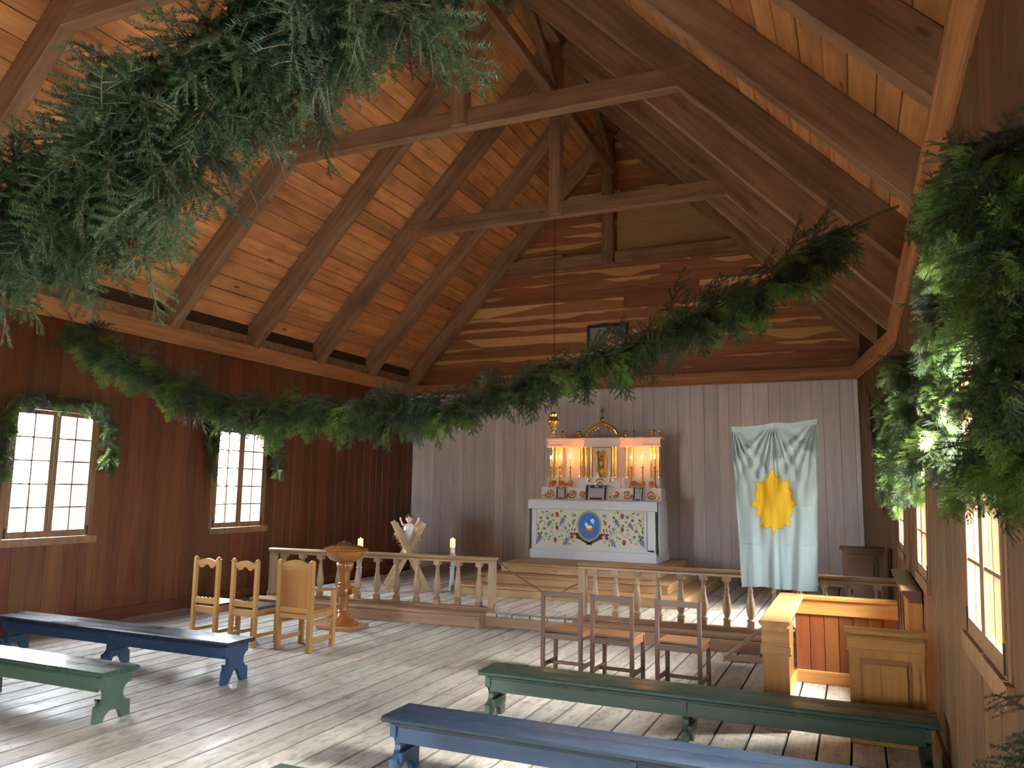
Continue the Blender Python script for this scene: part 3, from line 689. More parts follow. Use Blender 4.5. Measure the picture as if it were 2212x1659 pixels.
for sg in (-1, 1):
    # u: 0 at the medallion edge .. 1 at the panel edge; w: height 0..1
    P = lambda u, w: (fc + sg * (.23 + u * (FW - .25)), fz0 + w * FH)
    ang = lambda a: a if sg > 0 else math.pi - a
    curve([P(.22, .33), P(.42, .42), P(.58, .28), P(.8, .22)]); curve([P(.22, .33), P(.36, .52), P(.5, .62), P(.62, .55), P(.8, .62), P(.93, .75)])
    curve([P(.3, .42), P(.35, .65), P(.5, .85), P(.68, .86), P(.8, .8)]); curve([P(.8, .62), P(.86, .45), P(.93, .3), P(.97, .2)]); curve([P(.12, .4), P(.1, .6), P(.08, .85)], .003); curve([P(.58, .28), P(.66, .35), P(.75, .3)], .003)
    for u, w, c_ in ((.10, .84, 'lilac'), (.095, .64, 'red'), (.28, .48, 'lilac'), (.22, .3, 'grey')): disc(*P(u, w), .028, .034, c_, 12, 0, 5, .12)
    disc(*P(.095, .64), .014, .016, 'lilac', 8); disc(*P(.28, .5), .014, .02, 'grape', 8)
    for u, w, s in ((.5, .83, .075), (.5, .47, .072), (.54, .13, .075)): strawberry(*P(u, w), s)
    for u, w, s in ((.35, .7, .07), (.68, .62, .065), (.26, .15, .075), (.93, .2, .085)): grapes(*P(u, w), s, 'grape' if s < .075 else 'blueflower' if u < .5 else 'grape', sg)
    for u, w in ((.63, .38), (.82, .13), (.38, .27)): star(*P(u, w), .034, 'blueflower' if u < .5 else 'lilac')
    for u, w in ((.33, .93), (.16, .17), (.36, .16)): star(*P(u, w), .034, 'yellow', 8)
    for u, w in ((.9, .66), (.08, .14)): disc(*P(u, w), .024, .026, 'orange', 12, 0, 6, .15)
    for u, w in ((.8, .9), (.97, .8)): star(*P(u, w), .032, 'grey', 5)
    for u, w, r_ in ((.62, .82, .034), (.74, .74, .038), (.3, .8, .036), (.82, .45, .034), (.9, .32, .036), (.78, .3, .034), (.97, .3, .034), (.44, .24, .024), (.68, .22, .022)): maple(*P(u, w), r_)
    for u, w, a, L in ((.02, .8, .9, .07), (.03, .73, -.7, .06), (.04, .5, -1.2, .08), (.17, .5, 1.2, .08), (.19, .46, -1.0, .07), (.42, .9, 2.1, .07), (.55, .68, .2, .06), (.5, .63, -1.1, .06), (.62, .52, -1.4, .05), (.72, .9, .5, .07), (.86, .78, -.5, .09), (.84, .86, .9, .07), (.96, .5, -1.3, .08), (.95, .5, .8, .07), (.93, .57, 1.4, .06), (.2, .1, -1.9, .06), (.24, .1, -1.2, .06), (.7, .12, 1.4, .05), (.14, .4, 1.9, .07)):
        leaf(*P(u, w), ang(a), L, .013, 'dleaf' if L > .075 else 'leaf')
    for u, w, c_, r_ in ((.1, .3, 'red', .04), (.06, .26, 'grey', .032), (.13, .24, 'dred', .03), (.19, .2, 'lilac', .032), (.05, .34, 'red', .022), (.15, .33, 'dred', .024)): disc(*P(u, w), r_, r_ * 1.1, c_, 12, 0, 4, .14)
e = emb.obj('embroidery', EM, frontal); e['kind'] = 'stuff'
# two horns of plenty crossing under the medallion
for sg in (-1, 1):
    h = B(); ps = spline([(fc + sg * .27, 0, fz0 + .2), (fc + sg * .16, 0, fz0 + .155), (fc + sg * .06, 0, fz0 + .085), (fc - sg * .05, 0, fz0 + .035)], 24)
    for i, (p, q) in enumerate(zip(ps, ps[1:])):
        w = .045 * (1 - i / 24) ** .8 + .008; d = q - p; nn = V((-d.z, 0, d.x)).normalized() * w
        h.mat(i % 2); h.add([(p.x + nn.x, .0138, p.z + nn.z), (q.x + nn.x, .0138, q.z + nn.z), (q.x - nn.x, .0138, q.z - nn.z), (p.x - nn.x, .0138, p.z - nn.z)], [(0, 1, 2, 3)])
    h.obj('horn_of_plenty', ['thread brown', 'thread dbrown'], frontal)
med = B(); mz = fz0 + FH * .56
def ell(x, z, rx, rz, y, mi, n=40): med.mat(mi).add([(x + rx * math.cos(2 * math.pi * i / n), y, z + rz * math.sin(2 * math.pi * i / n)) for i in range(n)], [tuple(range(n))])
ell(fc, mz, .235, .272, .0132, 0); ell(fc, mz, .20, .237, .0128, 1)
for i in range(28):
    a = 2 * math.pi * i / 28; ell(fc + .218 * math.cos(a), mz + .254 * math.sin(a), .011, .011, .0127, 3, 6)
def mpoly(pts, mi, y=.0124): med.mat(mi).add([(fc + a, y, mz + b_) for a, b_ in pts], [tuple(range(len(pts)))])
mpoly([(-.09, -.05), (.1, -.05), (.1, -.10), (.07, -.12), (-.07, -.12), (-.09, -.10)], 4); mpoly([(-.07, -.06), (.08, -.06), (.06, -.085), (-.05, -.085)], 5, .0122)
for i in range(5): mpoly([(-.08 + i * .036, -.13), (-.055 + i * .036, -.13), (-.067 + i * .036, -.15)], 4, .0123)
ell(fc + .0, mz - .02, .06, .032, .0121, 2, 20); ell(fc - .055, mz + .03, .036, .036, .0122, 3, 18); ell(fc - .05, mz + .02, .022, .026, .0119, 2, 14)
for a, b_ in ((.04, .10), (.07, .115), (.055, .075), (.085, .09)): mpoly([(a - .016, b_ - .012), (a + .012, b_ - .016), (a + .016, b_ + .012), (a - .012, b_ + .016)], 6, .0122)
mpoly([(.03, .02), (.036, .02), (.072, .13), (.066, .13)], 4, .0123); mpoly([(.06, .055), (.10, .03), (.10, .04), (.07, .07)], 6, .0121)
med.obj('medallion', ['thread ring', 'thread blue', 'thread wool', 'thread gold', 'thread bookred', 'thread orange', 'thread white'], frontal)
# altar cloth
cl = B(); zt = AH + .004; nx = 60
def drape(u, v): return .006 * math.sin(u * 9 + v * 3) + .004 * math.sin(u * 23)
cl.box((-hw - .04, -.035, AH + .001), (hw + .04, AD, AH + .012), .004)
rows = []
for j in range(7):
    v = j / 6; rows.append([(-hw - .035 + (2 * hw + .07) * (i / nx) , -.036 - drape(i / nx * 3, v) * v - .004 * v, AH + .01 - .165 * v - .012 * math.sin(i * .35) * v * .3) for i in range(nx + 1)])
k0 = [p for r_ in rows for p in r_]; cl.add(k0, [(j * (nx + 1) + i, j * (nx + 1) + i + 1, (j + 1) * (nx + 1) + i + 1, (j + 1) * (nx + 1) + i) for j in range(6) for i in range(nx)])
for s in (-1, 1):
    pts = []
    for j in range(9):
        v = j / 8
        for i in range(21): pts.append((s * (hw + .038 + .01 * math.sin(i * .8) * v + .004 * v), .03 + (AD * .62) * i / 20, AH + .01 - .93 * v))
    cl.add(pts, [(j * 21 + i, j * 21 + i + 1, (j + 1) * 21 + i + 1, (j + 1) * 21 + i) for j in range(8) for i in range(20)])
cloth = cl.obj('altar_cloth', 'linen', None, True, loc=(AXC, AYF, ZA)); tag(cloth, 'white linen cloth draped over altar top and hanging at its ends', 'cloth')
sm = cloth.modifiers.new('thick', 'SOLIDIFY'); sm.thickness = .004; sm.offset = 0

# ---- retable on the altar
ZT = ZA + AH + .012
RY = 14.3
ret = thing('retable', 'white and gold retable with columns rising behind the altar', 'retable', (-4.46, RY, ZT))
B().box((-1.18, .06, 0), (1.18, .44, .235), .004).obj('lower_gradine', 'retable white', ret)
B().box((-1.12, .22, .235), (1.12, .5, .43), .004).obj('upper_gradine', 'retable white', ret)
B().box((-.42, .1, .235), (.40, .3, .43), .004).obj('tabernacle_base', 'retable white', ret)
B().box((-1.05, .42, .43), (1.08, .5, 1.02)).obj('back_panel', 'retable white', ret)
pn = B()
for xa, xb in ((-.80, -.53), (.62, .93)):
    for lo, hi in (((xa, .415, .59), (xb, .42, .594)), ((xa, .415, .87), (xb, .42, .874)), ((xa, .415, .59), (xa + .004, .42, .874)), ((xb - .004, .415, .59), (xb, .42, .874))): pn.box(lo, hi)
pn.obj('panel_line', 'retable line', ret)
def plan(x):
    a = abs(x)
    if a > .80: return .20
    if a > .36: t = (a - .36) / .44; return .20 + .10 * (math.sin(math.pi * t) ** 1.0) + .02 * (1 - t)
    return .22
ent = B(); sect = [(.0, .0), (-.01, .0), (-.01, .03), (0, .035), (0, .13), (-.018, .14), (-.03, .165), (-.03, .182), (.0, .182)]
xs = [-1.12 + 2.26 * i / 90 for i in range(91)]
for zl, zh, ex in ((0.0, .03, .008), (.03, .135, 0.0), (.135, .155, .014), (.155, .18, .03)):
    poly = [(x_, plan(x_) - ex) for x_ in xs]; poly = [(-1.12 - ex, .5), (-1.12 - ex, plan(-1.12) - ex)] + poly + [(1.14 + ex, plan(1.12) - ex), (1.14 + ex, .5)]
    ent.prism(poly, lambda a, q, d: (a, q, d), 1.015 + zl, 1.015 + zh)
ent.obj('entablature', 'retable white', ret)
for x_ in (-1.02, -.94, -.83, -.48, -.42, -.33, -.22, .20, .26, .46, .56, .96, 1.03, 1.1):
    b_ = B(); yy = plan(x_) + .04; b_.lathe([(.03, .43), (.03, .45), (.024, .455), (.022, .47), (.021, .75), (.018, .975), (.024, .985), (.03, 1.0), (.031, 1.015)], (x_, yy, 0), 12); b_.obj('column', 'gold', ret, True)
for x_ in (-1.05, -.97, -.82, -.54, -.49, .44, .6, .92, 1.01, 1.12):
    b_ = B(); b_.lathe([(.022, 1.195), (.022, 1.207), (.010, 1.218), (.019, 1.238), (.019, 1.254), (.008, 1.265), (.007, 1.28), (.024, 1.297), (.029, 1.315), (.022, 1.336), (.004, 1.346)], (x_, plan(x_) + .06, 0), 10); b_.obj('finial', 'gold', ret, True)
# tabernacle door with a gilt relief
B().box((-.17, .2, .43), (.17, .43, 1.0), .004).obj('tabernacle', 'retable white', ret)
rl = B(); rl.prism([(-.115, .43), (.115, .43), (.115, .86), (.08, .93), (0, .955), (-.08, .93), (-.115, .86)], lambda a, z, d: (a, d, z), .185, .2)
q = random.Random(3)
for s in (-1, 1):
    rl.tube(spline([(s * .02, .18, .9), (s * .06, .17, .93), (s * .095, .175, .9), (s * .085, .175, .86), (s * .06, .175, .87)], 12), .014, 6)
    rl.tube(spline([(s * .1, .178, .84), (s * .075, .17, .7), (s * .1, .175, .58), (s * .09, .178, .46)], 12), .014, 6)
for x_, z_, r_ in ((0, .8, .034), (.03, .84, .02), (-.045, .78, .022)): rl.ball((x_, .165, z_), r_, 10, 8)
rl.ball((0, .17, .7), (.045, .03, .075), 12, 8); rl.ball((.015, .17, .56), (.055, .03, .09), 12, 8); rl.ball((-.05, .17, .62), (.03, .025, .06), 10, 8); rl.ball((.06, .17, .49), (.03, .025, .05), 10, 8); rl.ball((-.05, .17, .48), (.035, .025, .05), 10, 8)
rl.obj('gilt_relief', 'dark gold', ret, True)
# crown arch, orb and cross
ar = B()
for s in (-1, 1):
    ar.tube(spline([(s * .30, .26, 1.21), (s * .295, .26, 1.27), (s * .25, .26, 1.35), (s * .16, .26, 1.42), (s * .05, .26, 1.46)], 20), [.03 - .0004 * i for i in range(21)], 8)
    ar.tube(spline([(s * .30, .26, 1.21), (s * .33, .26, 1.2), (s * .335, .26, 1.235), (s * .31, .26, 1.24)], 10), .014, 6)
    for u in range(4): ar.ball((s * (.08 + u * .055), .24, 1.405 - u * .03 - .02), (.022, .012, .024), 8, 6)
ar.obj('crown_arch', 'gold', ret, True)
B().lathe([(.13, 1.455), (.13, 1.47), (.09, 1.485), (.06, 1.505), (.03, 1.51)], (0, .26, 0), 16).obj('crown_cap', 'dark gold', ret, True)
B().ball((0, .26, 1.555), .048, 16, 10).obj('orb', 'gold', ret, True)
B().box((-.007, .254, 1.6), (.007, .266, 1.79)).box((-.05, .254, 1.715), (.05, .266, 1.729)).obj('cross', 'gold', ret)
def scroll(b_, x, z, r, s, y, turns=1.6, tail=0.0, knob=True):
    pts = []
    for i in range(30):
        t = i / 29; a = turns * 2 * math.pi * t; rr = r * (1 - .82 * t); pts.append((x + s * rr * math.cos(a + math.pi), y, z + rr * math.sin(a + math.pi)))
    if tail: pts = [(x - s * (r + tail), y, z - r * .5), (x - s * (r + tail * .4), y, z - r * .9)] + pts
    b_.tube(spline(pts, 60), [.0115] * 61, 6)
    if knob: b_.ball(pts[-1], .019, 8, 6)
for s in (-1, 1):
    b_ = B()
    for x_, r_, d in ((1.0, .088, -1), (.74, .065, 1), (.54, .088, -1), (.33, .07, 1)): scroll(b_, s * x_, .115, r_, s * d, .052, tail=.06)
    b_.obj('gilt_scroll', 'gold', ret, True)
    b_ = B()
    for x_, r_, d in ((.98, .06, -1), (.8, .05, 1), (.64, .06, -1)): scroll(b_, s * x_, .325, r_, s * d, .214, tail=.04)
    b_.obj('gilt_scroll', 'gold', ret, True)
    b_ = B(); scroll(b_, s * .22, .385, .035, s, .094, knob=False); b_.obj('gilt_scroll', 'gold', ret, True)
b_ = B(); b_.tube(spline([(-.1, .094, .29), (-.07, .094, .37), (0, .094, .405), (.07, .094, .37), (.1, .094, .29)], 20), .011, 6); b_.tube(spline([(-.05, .094, .29), (0, .094, .35), (.05, .094, .29)], 12), .009, 6); b_.obj('gilt_shell', 'gold', ret, True)
# ---- candlesticks
CSP = [(.045, 0), (.045, .012), (.036, .02), (.026, .045), (.016, .06), (.026, .08), (.03, .10), (.016, .125), (.013, .16), (.02, .175), (.022, .19), (.013, .205), (.011, .27), (.02, .285), (.02, .295), (.011, .31), (.012, .36), (.026, .385), (.028, .40)]
cs = thing('candlestick', '', 'candlestick', (0, 0, 0), 0, 'six lit altar candlesticks')
B().lathe(CSP, seg=14).obj('stick', 'dark gold', cs, True); can = B().lathe([(.011, .40), (.011, .545), (.006, .55)], seg=10).obj('candle', 'candle wax', cs, True)
B().lathe([(.001, .553), (.009, .568), (.011, .58), (.006, .6), (.001, .618)], seg=10).obj('flame', 'flame', can, True)
CSL = ['outermost lit candlestick on the lamp side of the retable', 'middle of the three lit candlesticks nearest the hanging lamp', 'lit candlestick beside the tabernacle on the lamp side', 'lit candlestick beside the tabernacle on the flag side', 'middle of the three lit candlesticks on the flag side', 'outermost lit candlestick on the flag side of the retable']
def point(name, loc, e, col, r=.02):
    d = bpy.data.lights.new(name, 'POINT'); d.energy = e; d.color = col; d.shadow_soft_size = r; o = bpy.data.objects.new(name, d); link(o); o.location = loc; return o
for i, x_ in enumerate((-1.02, -.83, -.61, .60, .82, 1.05)):
    p = (-4.46 + x_, RY + .13, ZT + .235)
    if i == 0: cs.location = p; cs['label'] = CSL[0]
    else: dup(cs, p, 0, CSL[i])
    point('candle_light', (p[0], p[1] + .0, p[2] + .60), 1.0, (1.0, .28, .04))
# ---- altar cards and the small standing crucifix
def card(x_, w, h, rz, label):
    t = thing('altar_card', label, 'card', (AXC + x_, AYF + .60, ZT), rz)
    def sl(b_, a0, a1, z0, z1, d0, d1):
        tl = .22; f = lambda a, z, d: (a, z * math.sin(tl) + d, z * math.cos(tl)); return b_.prism([(a0, z0), (a1, z0), (a1, z1), (a0, z1)], f, d0, d1)
    b_ = B(); e_ = .012
    for q_ in ((-w / 2, w / 2, 0, e_), (-w / 2, w / 2, h - e_, h), (-w / 2, -w / 2 + e_, 0, h), (w / 2 - e_, w / 2, 0, h)): sl(b_, *q_, -.012, .006)
    b_.obj('frame', 'card silver', t); sl(B(), -w / 2 + .01, w / 2 - .01, .01, h - .01, 0, .006).obj('mat', 'card black', t)
    m_ = min(w, h) * .19; pp = sl(B(), -w / 2 + m_, w / 2 - m_, m_ * .9, h - m_ * 1.2, -.003, 0).obj('printed_text', 'card paper', t)
    b_ = B()
    for s in (-1, 1):
        for zz in (h * .12, h * .86): b_.mat(0); sl(b_, s * (w / 2 - m_ * 1.3) - m_ * .35, s * (w / 2 - m_ * 1.3) + m_ * .35, zz - m_ * .3, zz + m_ * .3, -.005, -.001)
    sl(b_, -m_ * .6, m_ * .6, h - m_ * 1.0, h - m_ * .4, -.005, -.001); b_.obj('corner_ornament', 'card silver', t)
    return t
card(-.80, .20, .25, .25, 'small framed altar card nearest the hanging lamp, silver on black')
card(-.10, .43, .30, 0, 'wide framed altar card standing below the tabernacle')
card(.71, .21, .265, -.08, 'small framed altar card nearest the flag, silver on black')
cr = thing('standing_crucifix', 'small pale crucifix standing before the gilt tabernacle door', 'crucifix', (-4.53, RY + .15, ZT + .43))
B().prism([(-.06, 0), (.05, 0), (.045, .02), (.02, .035), (.012, .1), (-.008, .1), (-.014, .035), (-.055, .02)], lambda a, z, d: (a, d, z), -.025, .025).obj('foot', 'candle wax', cr)
B().box((-.006, -.005, .1), (.006, .005, .58)).box((-.05, -.005, .47), (.05, .005, .482)).obj('cross', 'card silver', cr)
b_ = B(); b_.tube(spline([(0, -.012, .46), (0, -.016, .40), (.004, -.014, .33)], 8), [.012, .013, .012, .011, .01, .009, .008, .007, .006], 8); b_.tube([(-.045, -.01, .478), (0, -.012, .455), (.045, -.01, .478)], .005, 6); b_.ball((0, -.016, .49), .012, 8, 6); b_.obj('figure', 'gold', cr, True)

# ---- hanging sanctuary lamp
lp = thing('sanctuary_lamp', 'gold hanging sanctuary lamp on a long cord before the back wall', 'lamp', (-4.6, 12.23, .14))
B().tube([(0, -.0, 6.44), (0, 0, 3.33)], .006, 6).obj('cord', 'iron', lp)
B().lathe([(.055, 3.24), (.055, 3.25), (.04, 3.265), (.02, 3.29), (.01, 3.33), (.003, 3.345)], seg=14).obj('cap', 'gold', lp, True)
for i in range(3):
    a = 2 * math.pi * i / 3 + .3; B().tube([(.05 * math.cos(a), .05 * math.sin(a), 3.245), (.098 * math.cos(a), .098 * math.sin(a), 3.02)], .0035, 5).obj('chain', 'iron', lp)
    B().tube(spline([(.075 * math.cos(a), .075 * math.sin(a), 2.985), (.095 * math.cos(a), .095 * math.sin(a), 2.985), (.1 * math.cos(a), .1 * math.sin(a), 3.02)], 8), .006, 6).obj('hook', 'dark gold', lp, True)
B().lathe([(.012, 2.62), (.018, 2.64), (.012, 2.655), (.02, 2.69), (.03, 2.71), (.022, 2.725), (.03, 2.735), (.05, 2.75), (.052, 2.76), (.035, 2.77), (.04, 2.79), (.075, 2.825), (.085, 2.85), (.097, 2.87), (.097, 2.885), (.088, 2.905), (.07, 2.93), (.066, 2.96), (.078, 2.985), (.078, 3.0), (.066, 3.0), (.06, 2.96)], seg=22).obj('bowl', 'gold', lp, True)
B().ball((0, 0, 2.6), .016, 10, 8).obj('drop', 'gold', lp, True)
B().lathe([(.035, 2.98), (.035, 3.03), (.03, 3.03)], seg=12).obj('glass_cup', 'card black', lp, True)

# ================================================================== FLAG on its stand
FY = 9.35
fst = thing('flag_stand', 'brown wooden stand holding up the white flag', 'stand', (-.84, FY + .05, 0))
B().box((-.02, -.0, 0), (.02, .035, 2.66), .003).obj('pole', 'dark chair wood', fst)
b_ = B(); b_.beam((-.46, -.01, 2.60), (.47, -.01, 2.675), .03, .03); b_.obj('crossbar', 'dark chair wood', fst)
B().box((.455, -.03, 2.65), (.485, .012, 2.70)).obj('crossbar_end', 'pale pine', fst)
for s in (-1, 1):
    b_ = B(); b_.beam((0, .02, .04), (s * .6, .02 - (.08 if s < 0 else -.1), .035), .05, .06); b_.obj('foot_bar', 'step wood', fst)
    b_ = B(); b_.beam((s * .58, .02 - (.08 if s < 0 else -.1), .05), (s * .03, .02, .50), .07, .03); b_.obj('brace', 'step wood', fst)
flag = thing('flag', 'white cloth flag with a yellow sawtooth sun hanging before the rail', 'flag', (-.84, FY, 0))
FNX, FNZ = 150, 320
def fpos(u, v):
    """u 0..1 across, v 0..1 from the top"""
    x0 = -.455 + .07 * v; x1 = .475 - .055 * v
    z0 = 2.625 + .07 * u - .02 * math.sin(math.pi * (u % .5) * 2) ; zb_ = .825 - .0 * u + .03 * math.sin(math.pi * min(1, u * 2)) * .6
    xx = x0 + (x1 - x0) * u; zz = z0 + (zb_ - z0) * v
    amp = .016 + .026 * v
    f = amp * (math.sin(2 * math.pi * (u * 3.2 + .1) + v * .7) * .7 + math.sin(2 * math.pi * (u * 7 + v * .5)) * .22)
    d1 = u - .5; f -= .05 * math.exp(-(d1 / .035) ** 2) * (.4 + .6 * v) * -1
    for pin, sg in ((0, 1), (.5, -1), (.5, 1), (1, -1)):
        r_ = (u - pin) * sg
        if r_ > 0: f += .026 * math.sin(math.atan2(r_, v + .03) * 22) * math.exp(-v * 2.2) * min(1, v * 8)
    f += .004 * math.sin(31 * u + 12 * v) * math.sin(9 * v) + (.004 if (abs(v - .50) < .004 and u > .66) or (abs(v - .74) < .003 and (u < .3 or u > .6)) else 0)
    return (xx, -.035 + f, zz)
SUN = [(420, 540), (455, 625), (490, 615), (505, 660), (568, 635), (560, 710), (592, 745), (580, 800), (635, 843), (590, 880), (597, 930), (567, 955), (583, 1040), (525, 1010), (518, 1052), (460, 1045), (437, 1105), (415, 1035), (370, 1048), (352, 1010), (318, 1038), (325, 945), (290, 930), (298, 880), (240, 840), (288, 800), (275, 745), (298, 715), (278, 645), (350, 660), (362, 615), (385, 625)]
def to_uv(px, py):
    v = .5
    for _ in range(6):
        xl_ = 75 + 80 * v; xr_ = 785 + 35 * v; u = (px - xl_) / (xr_ - xl_); yt = 185 - 35 * u; yb_ = 1520 + 65 * u; v = (py - yt) / (yb_ - yt)
    return u, v
SUV = [to_uv(*p) for p in SUN]
def inside(u, v):
    c_ = False; n = len(SUV)
    for i in range(n):
        (a, b_), (c2, d) = SUV[i], SUV[i - 1]
        if (b_ > v) != (d > v) and u < (c2 - a) * (v - b_) / (d - b_) + a: c_ = not c_
    return c_
def edge_d(u, v):
    best = 9
    for i in range(len(SUV)):
        ax, ay = SUV[i][0] * .9, SUV[i][1] * 1.8; bx, by = SUV[i - 1][0] * .9, SUV[i - 1][1] * 1.8; px, py = u * .9, v * 1.8
        t = max(0, min(1, ((px - ax) * (bx - ax) + (py - ay) * (by - ay)) / ((bx - ax) ** 2 + (by - ay) ** 2))); best = min(best, math.hypot(px - ax - t * (bx - ax), py - ay - t * (by - ay)))
    return best
grid = [[V(fpos(i / FNX, j / FNZ)) for i in range(FNX + 1)] for j in range(FNZ + 1)]
b_ = B(); b_.add([p for r_ in grid for p in r_], [(j * (FNX + 1) + i, j * (FNX + 1) + i + 1, (j + 1) * (FNX + 1) + i + 1, (j + 1) * (FNX + 1) + i) for j in range(FNZ) for i in range(FNX)])
b_.obj('cloth', 'flag cloth', flag, True)
ys_, yo = B(), B(); cells = {0: [], 1: []}
SUB = 2
def gp(i, j):     # fine lookup on the cloth, lifted off it
    u = i / (FNX * SUB) ; v = j / (FNZ * SUB); fi, fj = u * FNX, v * FNZ; i0, j0 = min(int(fi), FNX - 1), min(int(fj), FNZ - 1); a, c_ = fi - i0, fj - j0
    p = grid[j0][i0] * (1 - a) * (1 - c_) + grid[j0][i0 + 1] * a * (1 - c_) + grid[j0 + 1][i0] * (1 - a) * c_ + grid[j0 + 1][i0 + 1] * a * c_
    return p + V((0, -.0035, 0))
i0, i1 = int(min(p[0] for p in SUV) * FNX * SUB) - 1, int(max(p[0] for p in SUV) * FNX * SUB) + 2; j0, j1 = int(min(p[1] for p in SUV) * FNZ * SUB) - 1, int(max(p[1] for p in SUV) * FNZ * SUB) + 2
idx = {0: {}, 1: {}}; vs = {0: [], 1: []}
def vid(k, i, j):
    if (i, j) not in idx[k]: idx[k][(i, j)] = len(vs[k]); vs[k].append(gp(i, j))
    return idx[k][(i, j)]
for j in range(j0, j1):
    for i in range(i0, i1):
        u, v = (i + .5) / (FNX * SUB), (j + .5) / (FNZ * SUB); d = edge_d(u, v)
        if d < .0045 or inside(u, v):
            k = 1 if d < .0045 else 0; cells[k].append((vid(k, i, j), vid(k, i + 1, j), vid(k, i + 1, j + 1), vid(k, i, j + 1)))
B().add(vs[0], cells[0]).obj('sun_emblem', 'flag yellow', flag, True); B().add(vs[1], cells[1]).obj('sun_outline', 'flag outline', flag, True)
hm = B()
for u0, u1 in ((0, .5), (.5, 1)):
    ps = [V(fpos(u0 + (u1 - u0) * i / 12, .0)) for i in range(13)]
    hm.add([p + V((0, -.006, .02)) for p in ps] + [V(fpos(u0 + (u1 - u0) * i / 12, .022)) + V((0, -.005, 0)) for i in range(13)], [(i, i + 1, 14 + i, 13 + i) for i in range(12)])
hm.obj('hem', 'flag cloth', flag)

# ================================================================== CUPBOARD in the corner
cb = thing('cupboard', 'dark wooden cupboard with a raised door panel in the corner', 'cupboard', (.045, 13.0, PZ), -.04)
B().box((-.27, 0, .04), (.27, .32, .88), .004).obj('body', 'cupboard wood', cb); B().box((-.31, -.04, .88), (.31, .34, .92), .012).obj('top', 'cupboard wood', cb); B().box((-.285, -.015, 0), (.285, .33, .05)).obj('plinth', 'cupboard wood', cb)
dr = B().box((-.2, -.012, .1), (.2, .0, .82), .003).obj('door', 'cupboard wood', cb)
arch = [(-.15, .15), (.15, .15), (.15, .70)] + [(.15 - .3 * i / 16, .70 + .035 * math.sin(math.pi * i / 16) + .012 * math.cos(4 * math.pi * i / 16)) for i in range(1, 16)] + [(-.15, .70)]
B().prism(arch, lambda a, z, d: (a, d, z), -.026, -.012).obj('door_panel', 'cupboard wood', dr); B().ball((.175, -.022, .45), .013, 8, 6).obj('knob', 'iron', dr)

# ================================================================== MANGER with straw and figurine
mg = thing('manger', 'pale wooden manger on crossed legs behind the rail', 'manger', (-6.90, 11.52, PZ), .62)
for y_ in (0, .72):
    for s in (-1, 1):
        b_ = B(); o_ = .021 * s; b_.beam((-s * .33, y_ + o_, 0.02), (s * .245, y_ + o_, 1.12), .088, .038, (0, 1, 0), .003); b_.obj('leg', 'pale pine', mg)
for s in (-1, 1):
    for k in range(3):
        z0 = .66 + k * .15; xx = s * (.245 - (1.12 - z0) * .513 + .03 - .06)
        board('side_board', (xx, -.05, z0), (xx, .78, z0), .135, .018, (s, 0, -.51), 'pale pine', mg)
st = B(); q = random.Random(11)
for i in range(420):
    p = V((q.uniform(-.17, .17), q.uniform(-.08, .74), 0)); p.z = .72 + abs(p.x) * 1.3 + q.uniform(-.05, .1); d = V((q.gauss(0, 1), q.gauss(0, 1), q.gauss(0, .45))).normalized() * q.uniform(.06, .14)
    if i < 40: p = V((q.uniform(-.12, .14), q.uniform(-.12, -.04), .6 + q.uniform(0, .24))); d = V((q.gauss(.3, .8), -.3, q.gauss(-.3, .8))).normalized() * q.uniform(.06, .16)
    st.tube([p - d, p + V((0, 0, q.uniform(-.01, .02))), p + d], .0028, 3, False)
b_ = st.obj('straw', 'straw', None); b_.location = mg.location; b_.rotation_euler = mg.rotation_euler; b_['kind'] = 'stuff'; tag(b_, 'loose golden straw heaped in the manger', 'straw')
dl = thing('figurine', 'baby figurine in a white gown lying on the straw', 'figurine', (-6.97, 11.62, PZ + .93), .62)
b_ = B(); b_.ball((0, .04, .245), (.052, .056, .064), 16, 12); b_.cyl((0, .03, .13), (0, .04, .2), .022, .02, 10); b_.ball((0, -.016, .24), (.008, .01, .01), 8, 6); b_.ball((0, .0, .1), (.07, .055, .085), 14, 10)
for s in (-1, 1):
    b_.tube([(s * .055, .01, .14), (s * .115, -.03, .16), (s * .15, -.05, .235)], [.024, .02, .016], 8); b_.ball((s * .153, -.05, .25), .02, 8, 6); b_.ball((s * .053, .045, .245), (.008, .012, .016), 8, 6)
    for k in range(4): b_.tube([(s * (.143 + k * .007), -.054, .258), (s * (.142 + k * .009), -.056, .285 - abs(k - 1.5) * .004)], .004, 5)
bd = b_.obj('body', 'skin', dl, True); rm = bd.modifiers.new('weld', 'REMESH'); rm.mode = 'VOXEL'; rm.voxel_size = .005; rm.use_smooth_shade = True
B().lathe([(.06, .17), (.085, .13), (.1, .06), (.105, -.02), (.10, -.10), (.085, -.15)], (0, -.01, 0), 18).obj('gown', 'robe white', dl, True)
b_ = B()
for i in range(70):
    a = q.uniform(0, 2 * math.pi); e_ = q.uniform(.15, 1.45); p = V((.054 * math.cos(a) * math.cos(e_), .055 + .058 * math.sin(a) * math.cos(e_), .255 + .066 * math.sin(e_)))
    if p.y < .02 and p.z < .285: continue
    b_.ball(p, q.uniform(.012, .018), 6, 5)
b_.obj('hair', 'hair brown', dl, True)
for s in (-1, 1): B().ball((s * .02, -.009, .255), .006, 6, 5).obj('eye', 'eye', dl, True)
B().tube([(-.016, -.012, .215), (0, -.016, .213), (.016, -.012, .215)], .003, 5).obj('mouth', 'flag outline', dl)

